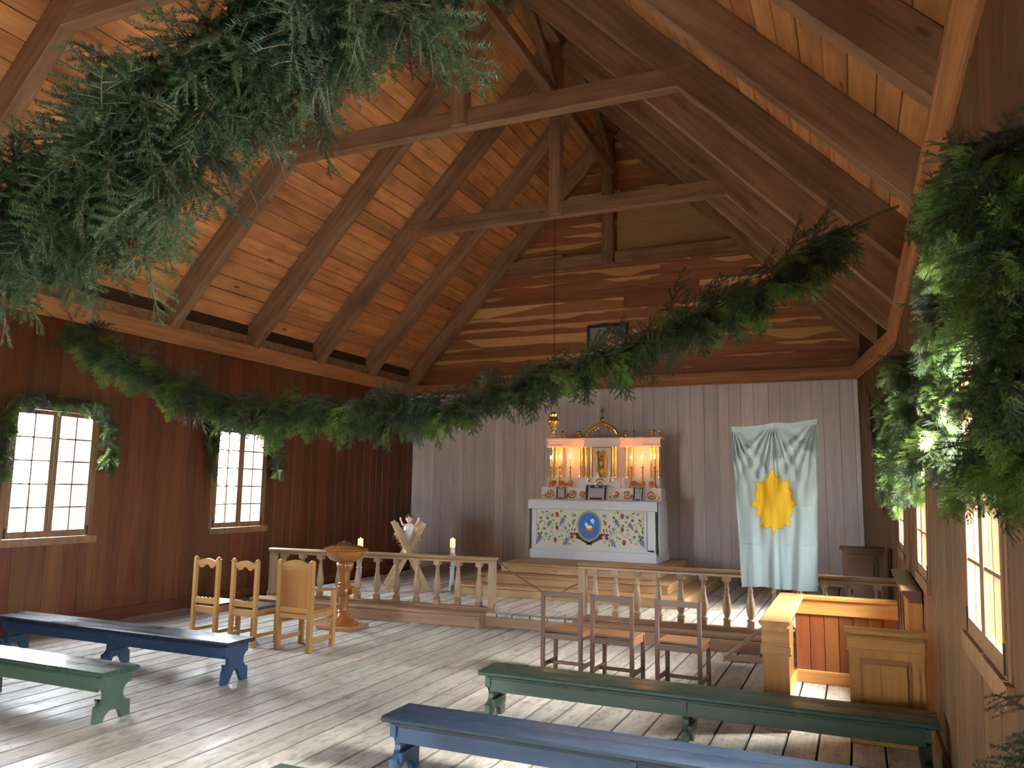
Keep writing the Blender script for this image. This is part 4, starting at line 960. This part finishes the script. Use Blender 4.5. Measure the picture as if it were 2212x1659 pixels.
# ---- pillar candles on turned stands
def stand(x_, y_, mat, sl, cl_):
    t = thing('candle_stand', sl, 'stand', (x_, y_, PZ))
    B().lathe([(.07, 0), (.07, .02), (.05, .06), (.035, .1), (.045, .13), (.04, .16), (.03, .2), (.042, .3), (.036, .36), (.046, .37), (.046, .385), (.034, .395), (.03, .5), (.04, .53), (.055, .57), (.055, .6)], seg=16).obj('shaft', mat, t, True)
    B().lathe([(.06, .6), (.065, .605), (.065, .615), (.01, .615)], seg=16).obj('dish', mat, t, True)
    for i in range(3):
        a = i * 2.1 + .4; B().tube(spline([(.03 * math.cos(a), .03 * math.sin(a), .08), (.1 * math.cos(a), .1 * math.sin(a), .05), (.13 * math.cos(a), .13 * math.sin(a), .012)], 6), .012, 6).obj('foot', mat, t, True)
    c_ = thing('pillar_candle', cl_, 'candle', (x_, y_, PZ + .616))
    B().lathe([(.042, 0), (.042, .10)], seg=16).obj('wax', 'candle wax', c_, True); B().lathe([(.042, .10), (.043, .232), (.03, .236), (.024, .215)], seg=16).obj('lit_wax', 'lit wax', c_, True)
    B().lathe([(.001, .215), (.008, .228), (.004, .245), (.001, .255)], seg=8).obj('flame', 'flame', c_, True)
    point('candle_light', (x_, y_, PZ + .616 + .30), .25, (1, .45, .12))
stand(-6.33, 12.0, 'stand grey', 'pale grey turned candle stand beside the altar steps', 'glowing pillar candle between manger and altar steps')
stand(-7.62, 11.15, 'stand blue', 'pale blue turned candle stand hidden behind the font', 'glowing pillar candle showing above the font lid')

# ================================================================== FONT
ft = thing('baptismal_font', 'varnished turned wooden baptismal font with a lidded bowl', 'font', (-6.42, 9.05, 0))
B().box((-.25, -.25, 0), (.25, .25, .045), .006).obj('plinth', 'font plinth wood', ft)
B().lathe([(.19, .045), (.195, .06), (.185, .075), (.165, .09), (.13, .115), (.10, .145), (.082, .18), (.075, .2), (.08, .21), (.08, .225), (.068, .235), (.062, .28), (.062, .36), (.072, .40), (.08, .43)], seg=28).obj('base', 'font wood', ft, True)
kn = B(); kn.lathe([(.085, .42), (.115, .44), (.125, .465), (.125, .52), (.11, .545), (.08, .56)], seg=8)
for i in range(4):
    a = math.pi / 4 + i * math.pi / 2; kn.ball((.11 * math.cos(a), .11 * math.sin(a), .495), (.035, .035, .05), 10, 8); kn.ball((.12 * math.cos(a + .785), .12 * math.sin(a + .785), .49), (.02, .02, .028), 8, 6)
kn.obj('carved_knop', 'font wood', ft)
B().box((.06, -.06, .455), (.17, .06, .535), .012).obj('knop_block', 'font wood', ft)
B().lathe([(.075, .555), (.082, .57), (.082, .59), (.07, .6), (.068, .66), (.078, .73), (.083, .75)], seg=24).obj('shaft', 'font wood', ft, True)
fl = B(); ns = 48; pr = [(.085, .75), (.10, .765), (.112, .79), (.118, .82), (.114, .85), (.095, .868)]; vs_ = []
for r_, z_ in pr:
    for i in range(ns): a = 2 * math.pi * i / ns; rr = r_ * (1 - .09 * (1 - abs(math.sin(8 * a)))); vs_.append((rr * math.cos(a), rr * math.sin(a), z_))
fl.add(vs_, [(j * ns + i, j * ns + (i + 1) % ns, (j + 1) * ns + (i + 1) % ns, (j + 1) * ns + i) for j in range(len(pr) - 1) for i in range(ns)]); fl.obj('fluted_cup', 'font wood', ft, True)
B().lathe([(.09, .865), (.13, .872), (.20, .90), (.25, .94), (.275, .985), (.28, 1.0), (.30, 1.005), (.305, 1.02), (.29, 1.03)], seg=36).obj('bowl', 'font wood', ft, True)
lid = B().lathe([(.29, 1.03), (.30, 1.035), (.302, 1.045), (.285, 1.055), (.25, 1.062), (.24, 1.07), (.18, 1.088), (.10, 1.10), (.03, 1.105)], seg=36).obj('lid', 'font wood', ft, True)
df = B()
for i in range(60):
    a = q.uniform(0, 6.28); r_ = q.uniform(0, .1); df.ball((r_ * math.cos(a), r_ * math.sin(a), 0.005 + q.uniform(0, .05) * (1 - r_ / .12)), q.uniform(.006, .016), 6, 4)
df = df.obj('dried_flower_bunch', 'dried flowers', None, True, loc=(-6.44, 9.03, 1.1)); tag(df, 'small brown clump of dried flowers on the font lid', 'flowers')

# ================================================================== CHAIRS
def leg(b_, x0, y0, w, z1, z0=0): return b_.box((x0 - w / 2, y0 - w / 2, z0), (x0 + w / 2, y0 + w / 2, z1), .005)
def side_chair(loc, rz, label):
    t = thing('side_chair', label, 'chair', loc, rz, 'two pine side chairs by the wall'); hw_ = .185
    for s in (-1, 1):
        b_ = B(); leg(b_, s * hw_, 0, .045, .98); b_.box((s * hw_ - .028, -.028, .98), (s * hw_ + .028, .028, .985)); b_.lathe([(.022, .985), (.028, .995), (.02, 1.005), (.012, 1.015)], (s * hw_, 0, 0), 8); b_.obj('rear_leg', 'chair pine', t)
        leg(B(), s * hw_, .37, .045, .43).obj('front_leg', 'chair pine', t)
        B().box((s * hw_ - .012, .02, .11), (s * hw_ + .012, .35, .15), .003).obj('stretcher', 'chair pine across', t)
        B().box((s * hw_ - .014, .02, .35), (s * hw_ + .014, .35, .425), .003).obj('side_apron', 'chair pine across', t)
    B().box((-hw_ + .02, -.014, .345), (hw_ - .02, .014, .425), .003).obj('rear_apron', 'chair pine across', t); B().box((-hw_ + .02, .356, .35), (hw_ - .02, .384, .425), .003).obj('front_apron', 'chair pine across', t)
    n = 24; top = []; bot = []
    for i in range(n + 1):
        u = i / n; x_ = -hw_ + .02 + (2 * hw_ - .04) * u; top.append((x_, .955 + .035 * math.sin(math.pi * u) ** 1.2)); bot.append((x_, .90 - .0 + .028 * math.cos(4 * math.pi * (u - .5)) * (1 - abs(2 * u - 1) * .3) - (.018 if abs(u - .5) < .03 else 0)))
    B().prism(top + bot[::-1], lambda a, z, d: (a, d, z), -.013, .013).obj('crest_rail', 'chair pine across', t)
    bot = []; top = []
    for i in range(n + 1):
        u = i / n; x_ = -hw_ + .02 + (2 * hw_ - .04) * u; top.append((x_, .515 + .012 * abs(math.sin(math.pi * 5 * u)))); bot.append((x_, .455))
    B().prism(top + bot[::-1], lambda a, z, d: (a, d, z), -.012, .012).obj('lower_rail', 'chair pine across', t)
    B().box((-hw_ - .02, .03, .43), (hw_ + .02, .405, .46), .01).obj('seat', 'seat leather', t)
    return t
side_chair((-7.315, 7.46, 0), -.03, 'pine side chair with scalloped crest nearest the wall')
side_chair((-6.715, 7.46, 0), -.04, 'pine side chair with scalloped crest beside the armchair')
ac = thing('armchair', 'pine armchair with a solid panelled back beside the font', 'chair', (-6.02, 7.53, 0), -.02); hw_ = .23
for s in (-1, 1):
    b_ = B(); leg(b_, s * hw_, 0, .055, 1.02); b_.lathe([(.024, 1.02), (.02, 1.03), (.01, 1.035)], (s * hw_, 0, 0), 8); b_.obj('rear_leg', 'chair pine', ac)
    leg(B(), s * (hw_ + .0), .42, .05, .66).obj('front_leg', 'chair pine', ac)
    B().box((s * hw_ - .012, .02, .10), (s * hw_ + .012, .40, .145), .003).obj('stretcher', 'chair pine across', ac); B().box((s * hw_ - .012, .02, .30), (s * hw_ + .012, .40, .34), .003).obj('stretcher', 'chair pine across', ac)
    B().box((s * hw_ - .014, .02, .37), (s * hw_ + .014, .40, .435), .003).obj('side_apron', 'chair pine across', ac)
    b_ = B(); b_.beam((s * hw_, -.02, .70), (s * (hw_ + .005), .47, .665), .055, .028, (0, 0, 1), .006); b_.obj('arm', 'chair panel', ac)
top = [(-hw_ + .025 + (2 * hw_ - .05) * i / 20, .985 + .045 * math.sin(math.pi * i / 20)) for i in range(21)]
B().prism(top + [(hw_ - .025, .91), (-hw_ + .025, .91)], lambda a, z, d: (a, d, z), -.016, .016).obj('crest_rail', 'chair pine across', ac)
B().box((-hw_ + .025, -.008, .49), (hw_ - .025, .01, .915)).obj('back_panel', 'chair panel', ac)
B().box((-hw_ + .025, -.018, .43), (hw_ - .025, .016, .49), .003).obj('back_rail', 'chair pine across', ac); B().box((-hw_ + .025, -.016, .365), (hw_ - .025, .014, .418), .003).obj('rear_apron', 'chair pine across', ac)
B().box((-hw_ + .02, .405, .37), (hw_ - .02, .435, .435), .003).obj('front_apron', 'chair pine across', ac); B().box((-hw_ - .0, .03, .435), (hw_ + .0, .45, .46), .008).obj('seat', 'chair panel', ac)
def dark_chair(loc, rz, label):
    t = thing('plain_chair', label, 'chair', loc, rz, 'three dark open-backed chairs behind the bench'); hw_ = .205
    for s in (-1, 1):
        leg(B(), s * hw_, 0, .036, .845).obj('rear_leg', 'dark chair wood', t); leg(B(), s * hw_, .36, .036, .435).obj('front_leg', 'dark chair wood', t)
        B().box((s * hw_ - .011, .01, .085), (s * hw_ + .011, .35, .125), .003).obj('stretcher', 'dark seat wood', t); B().box((s * hw_ - .011, .01, .375), (s * hw_ + .011, .35, .43), .003).obj('side_apron', 'dark seat wood', t)
    B().box((-hw_ + .015, -.013, .79), (hw_ - .015, .013, .845), .003).obj('top_rail', 'dark seat wood', t); B().box((-hw_ + .015, -.012, .375), (hw_ - .015, .012, .43), .003).obj('rear_apron', 'dark seat wood', t)
    B().box((-hw_ + .015, .17, .09), (hw_ - .015, .192, .125), .003).obj('cross_stretcher', 'dark seat wood', t); B().box((-hw_ + .015, .35, .375), (hw_ - .015, .372, .43), .003).obj('front_apron', 'dark seat wood', t)
    B().box((-hw_ - .01, .02, .432), (hw_ + .01, .40, .456), .006).obj('seat', 'dark seat wood', t)
dark_chair((-2.81, 7.75, 0), -.02, 'dark open-backed chair farthest from the flag')
dark_chair((-2.27, 7.72, 0), -.05, 'middle one of the three dark open-backed chairs')
dark_chair((-1.61, 7.70, 0), -.05, 'dark open-backed chair nearest the box pew')

# ================================================================== BENCHES
def leg_profile(kind):
    pts = [(-.155, .35), (-.155, .275)]
    for i in range(9): a = math.pi / 2 - math.pi * i / 8; pts.append((-.155 + .07 * math.cos(a) * (1 if kind == 'arch' else .8), .20 + .07 * math.sin(a)))
    pts += [(-.16, .125), (-.165, 0), (-.09, 0)]
    right = [(-a, z) for a, z in reversed(pts)]
    if kind == 'arch': mid = [(-.085 * math.cos(math.pi * i / 8), .085 * math.sin(math.pi * i / 8)) for i in range(1, 8)]
    else: mid = [(-.03, .11), (0, .13), (.03, .11)]
    return pts + mid + right
def bench(label, loc, L, colour, kind, mid=True, group=None):
    t = thing('bench', label, 'bench', loc, 0, group); top, low = (colour + ' bench paint', 'light ' + colour + ' bench paint'); h = L / 2
    for y0, y1 in ((-.185, -.002), (.002, .185)):
        sec = [(y0, .365), (y1, .365), (y1, .4), (y0, .4)]
        if y0 < -.1: sec = [(y0 + .02, .36), (y1, .36), (y1, .4), (y0 + .012, .4), (y0, .39), (y0, .372)]
        else: sec = [(y0, .36), (y1 - .02, .36), (y1, .372), (y1, .39), (y1 - .012, .4), (y0, .4)]
        B().prism(sec, lambda a, z, d: (d, a, z), -h, h).obj('seat_plank', top, t)
    for s in (-1, 1):
        B().box((-h + .09, s * .125 - .012, .235), (h - .09, s * .125 + .012, .36), .003).obj('apron', low, t); B().box((-h + .09, s * .142 - .006, .335), (h - .09, s * .142 + .006, .36), .003).obj('moulding', top, t)
    for x_ in ((-h + .075, 0, h - .075) if mid else (-h + .075, h - .075)):
        B().prism(leg_profile(kind), lambda a, z, d: (d, a, z), x_ - .021, x_ + .021).obj('leg', low, t)
        s = 1 if x_ <= 0 else -1
        B().box((x_ + s * .021, -.115, .10), (x_ + s * .05, .115, .165), .004).obj('cleat', low, t)
    return t
bench('long green bench standing nearest the dark chairs', (-1.235, 6.22, 0), 3.37, 'green', 'arch')
bench('long blue bench crossing the foreground in front of the green one', (-1.235, 4.77, 0), 3.37, 'blue', 'arch')
bench('green bench of which only one corner shows at the picture bottom', (-1.235, 3.43, 0), 3.37, 'green', 'arch')
bench('long dark blue bench reaching from the wall towards the armchair', (-7.20, 6.13, 0), 3.37, 'blue', 'vee')
bench('green bench with an arched end leg in front of the dark blue bench', (-7.20, 4.76, 0), 3.37, 'green', 'arch')

# ================================================================== BOX PEW
pw = thing('box_pew', 'honey pine box pew with panelled gate and capped walls', 'pew', (0, 0, 0))
def cap(p0, p1, w, z, nm='cap_rail'):
    p0, p1 = V((*p0, z)), V((*p1, z)); d = (p1 - p0).normalized(); s_ = V((-d.y, d.x, 0)); h = w / 2
    sec = [(-h + .03, -.075), (h - .03, -.075), (h - .022, -.045), (h - .01, -.03), (h, -.022), (h, -.006), (h - .008, 0), (-h + .008, 0), (-h, -.006), (-h, -.022), (-h + .01, -.03), (-h + .022, -.045)]
    B().prism(sec, lambda a, q_, t: tuple(p0 + d * t + s_ * a + V((0, 0, q_))), 0, (p1 - p0).length).obj(nm, 'pew pine across' if abs(d.x) > .5 else 'pew pine along', pw)
wood('pew pine along', (0.37, 0.175, 0.045), (0.53, 0.285, 0.088), 0.3, 'Y', vary=0.05, knots=0.3, spec=0.5, coat=0.25)
YN, YF = 6.86, 8.72; HP = .86
# near post and the side wall running back from it
B().box((-.745, YN, 0), (-.545, YN + .09, HP - .07), .004).obj('post', 'pew pine', pw)
B().box((-.76, YN - .012, .60), (-.53, YN + .10, .66), .004).box((-.752, YN - .006, .66), (-.538, YN + .1, .79)).box((-.765, YN - .016, .59), (-.525, YN + .1, .605), .003).obj('post_capital', 'pew pine across', pw)
for i in range(7):
    w = (YF - YN - .09) / 7; y_ = YN + .09 + w * (i + .5); board('board', (-.66, y_, .1), (-.66, y_, HP - .16), w - .004, .03, (1, 0, 0), 'pew board', pw)
B().box((-.70, YN + .09, 0), (-.61, YF, .11), .004).obj('base_rail', 'pew pine along', pw); B().box((-.69, YN + .09, HP - .17), (-.615, YF, HP - .07), .004).obj('frieze_rail', 'pew pine along', pw)
cap((-.65, YN - .04), (-.65, YF + .06), .24, HP)
# far wall
nbd = 7; xa, xb = -.62, .33
for i in range(nbd):
    w = (xb - xa) / nbd; x_ = xa + w * (i + .5); board('board', (x_, YF, .12), (x_, YF, HP - .17), w - .004, .03, (0, -1, 0), 'pew board', pw)
B().box((xa, YF - .035, 0), (xb, YF + .02, .125), .006).obj('base_rail', 'pew pine across', pw); B().box((xa, YF - .03, HP - .19), (xb, YF + .02, HP - .05), .006).obj('frieze_rail', 'pew pine across', pw); B().box((xa, YF - .05, HP - .05), (xb, YF + .05, HP), .012).obj('cap_rail', 'pew pine across', pw)
B().box((xa, YF + .0155, .05), (xb, YF + .022, HP - .05)).obj('backing', 'pew board', pw); B().box((-.685, YN + .09, .05), (-.6755, YF, HP - .08)).obj('backing', 'pew board', pw)
# gate
gx0, gx1, gy = -.10, .42, 6.83
gt = B().box((gx0, gy, .02), (gx1, gy + .04, HP - .06), .003).obj('gate', 'pew pine', pw)
B().box((gx0 - .005, gy - .012, .0), (gx1, gy + .0, .15), .004).obj('gate_kick_board', 'pew pine across', gt)
B().prism([(gx0 + .075, .26), (gx1 - .09, .26), (gx1 - .09, .635), (gx0 + .075, .635)], lambda a, z, d: (a, d, z), gy - .012, gy).obj('panel_moulding', 'chair panel', gt)
B().box((gx0 + .095, gy - .032, .275), (gx0 + .218, gy - .008, .60), .004).obj('panel', 'pew pine', gt); B().box((gx0 + .222, gy - .032, .275), (gx1 - .12, gy - .008, .60), .004).obj('panel', 'pew pine', gt)
B().box((gx1 - .055, gy - .014, .16), (gx1 - .035, gy, .66)).obj('hinge_stile', 'pew pine', gt)
B().box((gx0 - .012, gy - .014, .70), (gx1 + .01, gy + .05, .79), .004).box((gx0 - .018, gy - .02, .692), (gx1 + .01, gy + .05, .706), .003).obj('gate_frieze', 'pew pine across', gt)
B().box((gx0 - .03, gy - .04, HP - .045), (gx1 + .03, gy + .08, HP), .014).obj('gate_cap', 'pew pine across', gt)
# tall narrow panelling along the window wall beyond the pew
wp_ = thing('wall_panelling', 'tall narrow brown panelling with moulded cap against the window wall', 'panelling', (0.40, 8.05, 0))
B().box((.02, .0, 0), (.105, 2.1, .96), .004).obj('body', 'pew pine', wp_)
B().prism([(.1, .93), (.0, .93), (-.01, .965), (-.035, .985), (-.06, 1.0), (-.065, 1.02), (-.055, 1.035), (.1, 1.035)], lambda a, z, d: (a, d, z), -.05, 2.15).obj('cap', 'dark seat wood', wp_)
for i in range(4): B().box((-.012, .05 + i * .5, .1), (.02, .17 + i * .5, .93), .004).obj('pilaster', 'pew pine', wp_)
B().box((-.008, -.02, 0), (.104, -.002, .93), .003).obj('end_board', 'pew pine', wp_)

# ================================================================== PICTURE on the gable
pc = thing('framed_picture', 'dark framed picture leaning on the gable behind the garland', 'picture', (-4.75, 15.86, 4.68)); pc.rotation_euler = (-.06, 0, 0)
b_ = B(); w, h, e_ = .46, .74, .06
for lo, hi in (((-w, -.02, 0), (w, .02, e_)), ((-w, -.02, h - e_), (w, .02, h)), ((-w, -.02, 0), (-w + e_, .02, h)), ((w - e_, -.02, 0), (w, .02, h))): b_.box(lo, hi, .006)
b_.obj('frame', 'picture frame', pc); B().box((-w + .05, 0, .05), (w - .05, .012, h - .05)).obj('print', 'picture grey', pc)
B().prism([(-.12, .06), (.3, .06), (.28, .3), (.2, .5), (.08, .6), (-.02, .52), (-.08, .3)], lambda a, z, d: (a, d, z), -.003, 0).obj('portrait_shape', 'picture peach', pc)

# ================================================================== EVERGREEN GARLANDS
def sprig_mesh(name, mat, L, kind, seed):
    q = random.Random(seed); b_ = B(); b_.mat(1); nseg = 7; droop = q.uniform(.05, .18); bend = q.uniform(-.12, .12)
    axis = [V((L * t, bend * L * t * t, -droop * L * t * t)) for t in [i / nseg for i in range(nseg + 1)]]
    b_.tube(axis, [.005 * (1 - .8 * i / nseg) for i in range(nseg + 1)], 4, False); twigs = [(axis, .0)]
    nt = int(L / .032)
    for i in range(nt):
        t = .1 + .85 * i / nt; k = t * nseg; j = min(int(k), nseg - 1); p = axis[j].lerp(axis[j + 1], k - j); s = 1 if i % 2 else -1
        ln = L * (.42 * (1 - t) ** .8 + .07) * q.uniform(.75, 1.15); a = math.radians(q.uniform(42, 62)); d = V((math.cos(a), s * math.sin(a), q.uniform(-.35, .15))).normalized()
        tw = [p + d * ln * u + V((0, 0, -.22 * ln * u * u)) + V((.12 * ln * u * u, 0, 0)) for u in (0, .33, .66, 1)]; b_.tube(tw, [.0022, .0018, .0014, .001], 3, False); twigs.append((tw, s))
    b_.mat(0); vs, fs = [], []
    for tw, s in twigs:
        for a, c_ in zip(tw, tw[1:]):
            d = c_ - a; ln = d.length; d.normalize(); side = V((0, 0, 1)).cross(d)
            if side.length < .1: side = V((0, 1, 0))
            side.normalize(); up = d.cross(side); n = max(2, int(ln / (.0052 if kind == 'fir' else .0075)))
            for i in range(n):
                p = a + (c_ - a) * (i + q.random()) / n
                for sg in (-1, 1):
                    if kind == 'fir':
                        nl = q.uniform(.016, .025); dr = (side * sg * q.uniform(.75, 1) + d * q.uniform(.35, .7) + up * q.uniform(-.15, .55)).normalized(); w = d * .0024
                        k = len(vs); vs += [p - w, p + w, p + dr * nl]; fs.append((k, k + 1, k + 2))
                    else:      # flat overlapping cedar scales on short side shoots
                        nl = q.uniform(.022, .05); dr = (side * sg * .75 + d * .8 + up * q.uniform(-.2, .2)).normalized(); wv = (d * .8 - side * sg * .6).normalized() * .0035; k = len(vs)
                        vs += [p, p + dr * nl * .45 + wv, p + dr * nl, p + dr * nl * .5 - wv]; fs.append((k, k + 1, k + 2, k + 3))
                if kind == 'fir' and q.random() < .5:
                    nl = q.uniform(.012, .02); dr = (up + side * q.uniform(-.5, .5) + d * .5).normalized(); w = side * .0022; k = len(vs); vs += [p - w, p + w, p + dr * nl]; fs.append((k, k + 1, k + 2))
    b_.add(vs, fs)
    me = bpy.data.meshes.new(name); me.from_pydata(b_.v, [], b_.f); me.materials.append(MATS[mat]); me.materials.append(MATS['twig bark']); me.polygons.foreach_set('material_index', b_.m); return me
FIR = [sprig_mesh('sprig', 'fir needles', l, 'fir', 20 + i) for i, l in enumerate((.34, .42, .38, .30))]
BLUE = [sprig_mesh('sprig', 'blue fir needles', l, 'fir', 40 + i) for i, l in enumerate((.40, .34))]
CED = [sprig_mesh('sprig', 'cedar fronds', l, 'cedar', 60 + i) for i, l in enumerate((.36, .44, .30))]
def bough(name, pool, seed, k=4):
    """a few sprigs tied together"""
    q = random.Random(seed); vs, fs, mi = [], [], []; mats = []
    for n in range(k):
        me = pool[n % len(pool)]; a = q.gauss(0, .55); b_ = q.gauss(0, .45); m_ = Matrix.Translation((q.uniform(-.05, .12), q.uniform(-.05, .05), q.uniform(-.05, .05))) @ Matrix.Rotation(a, 4, 'Z') @ Matrix.Rotation(b_, 4, 'Y') @ Matrix.Rotation(q.gauss(0, .5), 4, 'X') @ Matrix.Scale(q.uniform(.8, 1.1), 4)
        o_ = len(vs); vs += [tuple(m_ @ v.co) for v in me.vertices]
        for p in me.polygons: fs.append([o_ + i for i in p.vertices]); mi.append(p.material_index)
    me2 = bpy.data.meshes.new(name); me2.from_pydata(vs, [], fs)
    for m in pool[0].materials: me2.materials.append(m)
    me2.polygons.foreach_set('material_index', mi); return me2
FIRB = [bough('sprig', FIR[i:] + FIR[:i], 80 + i) for i in range(4)]; BLUEB = [bough('sprig', BLUE[i:] + BLUE[:i], 90 + i) for i in range(2)]; CEDB = [bough('sprig', CED[i:] + CED[:i], 95 + i) for i in range(3)]
def garland(name, label, strands, mixw, seed=1, cat='garland', group=None, view=-.35):
    """strands: (points, count, spread, down, along, scale, away, sparse-map)"""
    q = random.Random(seed); t = None
    for pts, n, spread, down, along, scale, away, dens in strands:
        raw = spline(pts, 400); acc = [0.0]
        for a_, b2 in zip(raw, raw[1:]): acc.append(acc[-1] + (b2 - a_).length)
        path, jj = [], 0
        for i in range(201):        # even steps along the rope
            want = acc[-1] * i / 200
            while jj < 399 and acc[jj + 1] < want: jj += 1
            path.append(raw[jj].lerp(raw[jj + 1], min(1, max(0, (want - acc[jj]) / max(1e-6, acc[jj + 1] - acc[jj])))))
        if t is None:
            base = path[100].copy(); t = thing(name, label, cat, base, 0, group)
        B().tube([p - base for p in path[::4]], .012, 6).obj('rope', 'twig bark', t, True)
        for i in range(n):
            u = (i + q.random()) / n
            if dens: u = dens(u)
            k = u * 200; j = min(int(k), 199); p = path[j].lerp(path[j + 1], k - j)
            tg = (path[min(j + 3, 200)] - path[max(j - 3, 0)]).normalized(); me = q.choice(q.choices((FIRB, BLUEB, CEDB), mixw)[0])
            rnd = V((q.gauss(0, 1), q.gauss(0, 1), q.gauss(0, .7)))
            d = tg * (along * q.choice((-1, 1, 1)) * q.uniform(.5, 1)) + V((0, 0, -1)) * q.uniform(.0, down * 2) + rnd * .25
            if away is not None: d += V(away) * q.uniform(0, 1)
            d.normalize(); tip = p + d * .45 * scale[1]
            if tip.x > xr(tip.z) - .03: d.x = -abs(d.x) * .5
            if tip.x < XL + .03: d.x = abs(d.x)
            d.normalize(); up = V((q.gauss(0, .45), q.gauss(view, .45), 1.0)); up = (up - d * up.dot(d)).normalized(); y = up.cross(d); s = q.uniform(*scale)
            p = p - base + V((q.uniform(-1, 1) * spread[0], q.uniform(-1, 1) * spread[0], q.uniform(-1, .5) * spread[1])) - d * .1 * s
            if away is not None: p += V(away) * q.uniform(.0, .2)
            o = bpy.data.objects.new('sprig', me); link(o, t)
            o.matrix_basis = Matrix(((d.x * s, y.x * s, up.x * s, p.x), (d.y * s, y.y * s, up.y * s, p.y), (d.z * s, y.z * s, up.z * s, p.z), (0, 0, 0, 1)))
    return t
# the long swag from wall to wall before the altar
MG = [(-9.46, 6.9, 4.12), (-9.3, 6.87, 3.95), (-8.37, 6.8, 3.46), (-7.18, 6.8, 3.02), (-6.4, 6.8, 2.80), (-5.6, 6.8, 2.74), (-4.8, 6.8, 2.70), (-4.03, 6.8, 2.70), (-3.4, 6.8, 2.76), (-2.95, 6.8, 2.87), (-2.5, 6.8, 3.02), (-1.9, 6.8, 3.16), (-1.45, 6.8, 3.32), (-.9, 6.8, 3.56), (-.3, 6.82, 3.86), (.1, 6.86, 4.12), (.42, 6.9, 4.24)]
garland('evergreen_garland', 'long fir and cedar garland swagged from wall to wall before the altar', [(MG, 296, (.07, .10), .5, 1.0, (.75, 1.1), None, lambda u: .03 + .925 * u)], (5, 1.5, 2.2), seed=5)
NG = [(-9.46, 1.9, 4.2), (-7.2, 1.9, 3.4), (-5.2, 1.9, 2.95), (-4.0, 1.9, 2.82), (-3.1, 1.9, 2.93), (-2.6, 1.9, 3.05), (-2.25, 1.9, 3.20), (-1.85, 1.9, 3.36), (-1.4, 1.9, 3.48), (-.9, 1.9, 3.62), (-.2, 1.9, 3.9), (.42, 1.9, 4.24)]
garland('evergreen_garland', 'thick dark fir garland looming overhead closest to the viewer', [(NG, 275, (.11, .14), .6, 1.0, (.75, 1.1), None, lambda u: .50 + .335 * u), ([(-2.0, 1.88, 3.12), (-2.1, 1.86, 2.9), (-2.16, 1.86, 2.66)], 8, (.03, .03), 1.2, .3, (.6, .75), None, None), ([(-2.9, 1.9, 2.95), (-2.95, 1.88, 2.75)], 10, (.12, .04), .9, .4, (.7, .9), None, None)], (7, 2.5, 0), seed=9)
# boughs over the windows
garland('window_garland', 'green bough hung over the window nearest the dark blue bench', [([(-9.44, 6.24, 1.95), (-9.44, 6.2, 2.5), (-9.43, 6.22, 2.85), (-9.42, 6.5, 2.95), (-9.42, 6.95, 2.93), (-9.42, 7.4, 2.95), (-9.42, 7.6, 2.78), (-9.42, 7.64, 2.3), (-9.42, 7.62, 2.05)], 84, (.04, .05), .5, 1.0, (.38, .6), (.25, 0, 0), None)], (4, 1, 3), seed=13)
garland('window_garland', 'green bough hung over the window behind the side chairs', [([(-9.44, 9.60, 2.1), (-9.43, 9.56, 2.5), (-9.43, 9.6, 2.85), (-9.42, 10.0, 2.97), (-9.42, 10.6, 2.97), (-9.42, 11.06, 2.85), (-9.42, 11.12, 2.4), (-9.42, 11.1, 2.05)], 84, (.04, .05), .6, 1.0, (.42, .65), (.25, 0, 0), None)], (4, 2, 2), seed=14)
garland('window_garland', 'lush cedar bough hung over the closest window, bright green where lit', [([(0.46, 4.73, 1.97), (0.46, 4.76, 2.17), (0.46, 4.82, 2.45), (0.46, 4.72, 2.66), (0.46, 4.37, 2.79), (0.46, 4.23, 2.97), (0.46, 3.58, 3.03)], 120, (.035, .05), .9, .55, (.34, .55), (-.1, 0, 0), None), ([(0.46, 3.58, 3.03), (0.46, 3.12, 3.05), (0.46, 2.83, 3.0), (0.46, 2.71, 2.82), (0.46, 2.73, 2.62), (0.46, 2.77, 2.42), (0.46, 2.88, 2.22), (0.46, 3.05, 2.07), (0.46, 3.18, 1.96)], 165, (.05, .07), .9, .6, (.4, .65), (-.06, 0, 0), None), ([(.47, 2.75, 1.25), (.47, 2.7, .95)], 6, (.04, .05), .5, .4, (.5, .65), (-.1, .2, 0), None)], (2.5, 1, 4), seed=15)
garland('window_garland', 'cedar bough hung over the middle window beyond the box pew', [([(.47, 8.65, 2.1), (.47, 8.65, 2.5), (.47, 8.6, 2.9), (.46, 7.9, 3.05), (.46, 7.15, 2.95), (.46, 7.05, 2.5), (.46, 7.05, 2.15)], 95, (.05, .06), .9, .6, (.4, .65), (-.25, 0, 0), None), ([(.48, 8.3, 2.95), (.48, 8.3, 1.95)], 38, (.07, .06), .9, .5, (.45, .65), (-.15, 0, 0), None), ([(.48, 7.6, 2.95), (.48, 7.6, 1.95)], 38, (.07, .06), .9, .5, (.45, .65), (-.15, 0, 0), None)], (4, 1, 4), seed=16)
garland('window_garland', 'cedar bough hung over the far window near the cupboard', [([(.47, 12.0, 2.1), (.47, 12.0, 2.5), (.47, 11.9, 2.9), (.46, 11.3, 3.05), (.46, 10.7, 2.95), (.46, 10.6, 2.5), (.46, 10.6, 2.1)], 85, (.05, .06), .9, .6, (.4, .65), (-.25, 0, 0), None), ([(.48, 11.6, 2.95), (.48, 11.6, 1.8)], 42, (.08, .06), .9, .5, (.45, .7), (-.15, 0, 0), None), ([(.48, 11.0, 2.95), (.48, 11.0, 1.8)], 42, (.08, .06), .9, .5, (.45, .7), (-.15, 0, 0), None)], (4, 1, 4), seed=17)
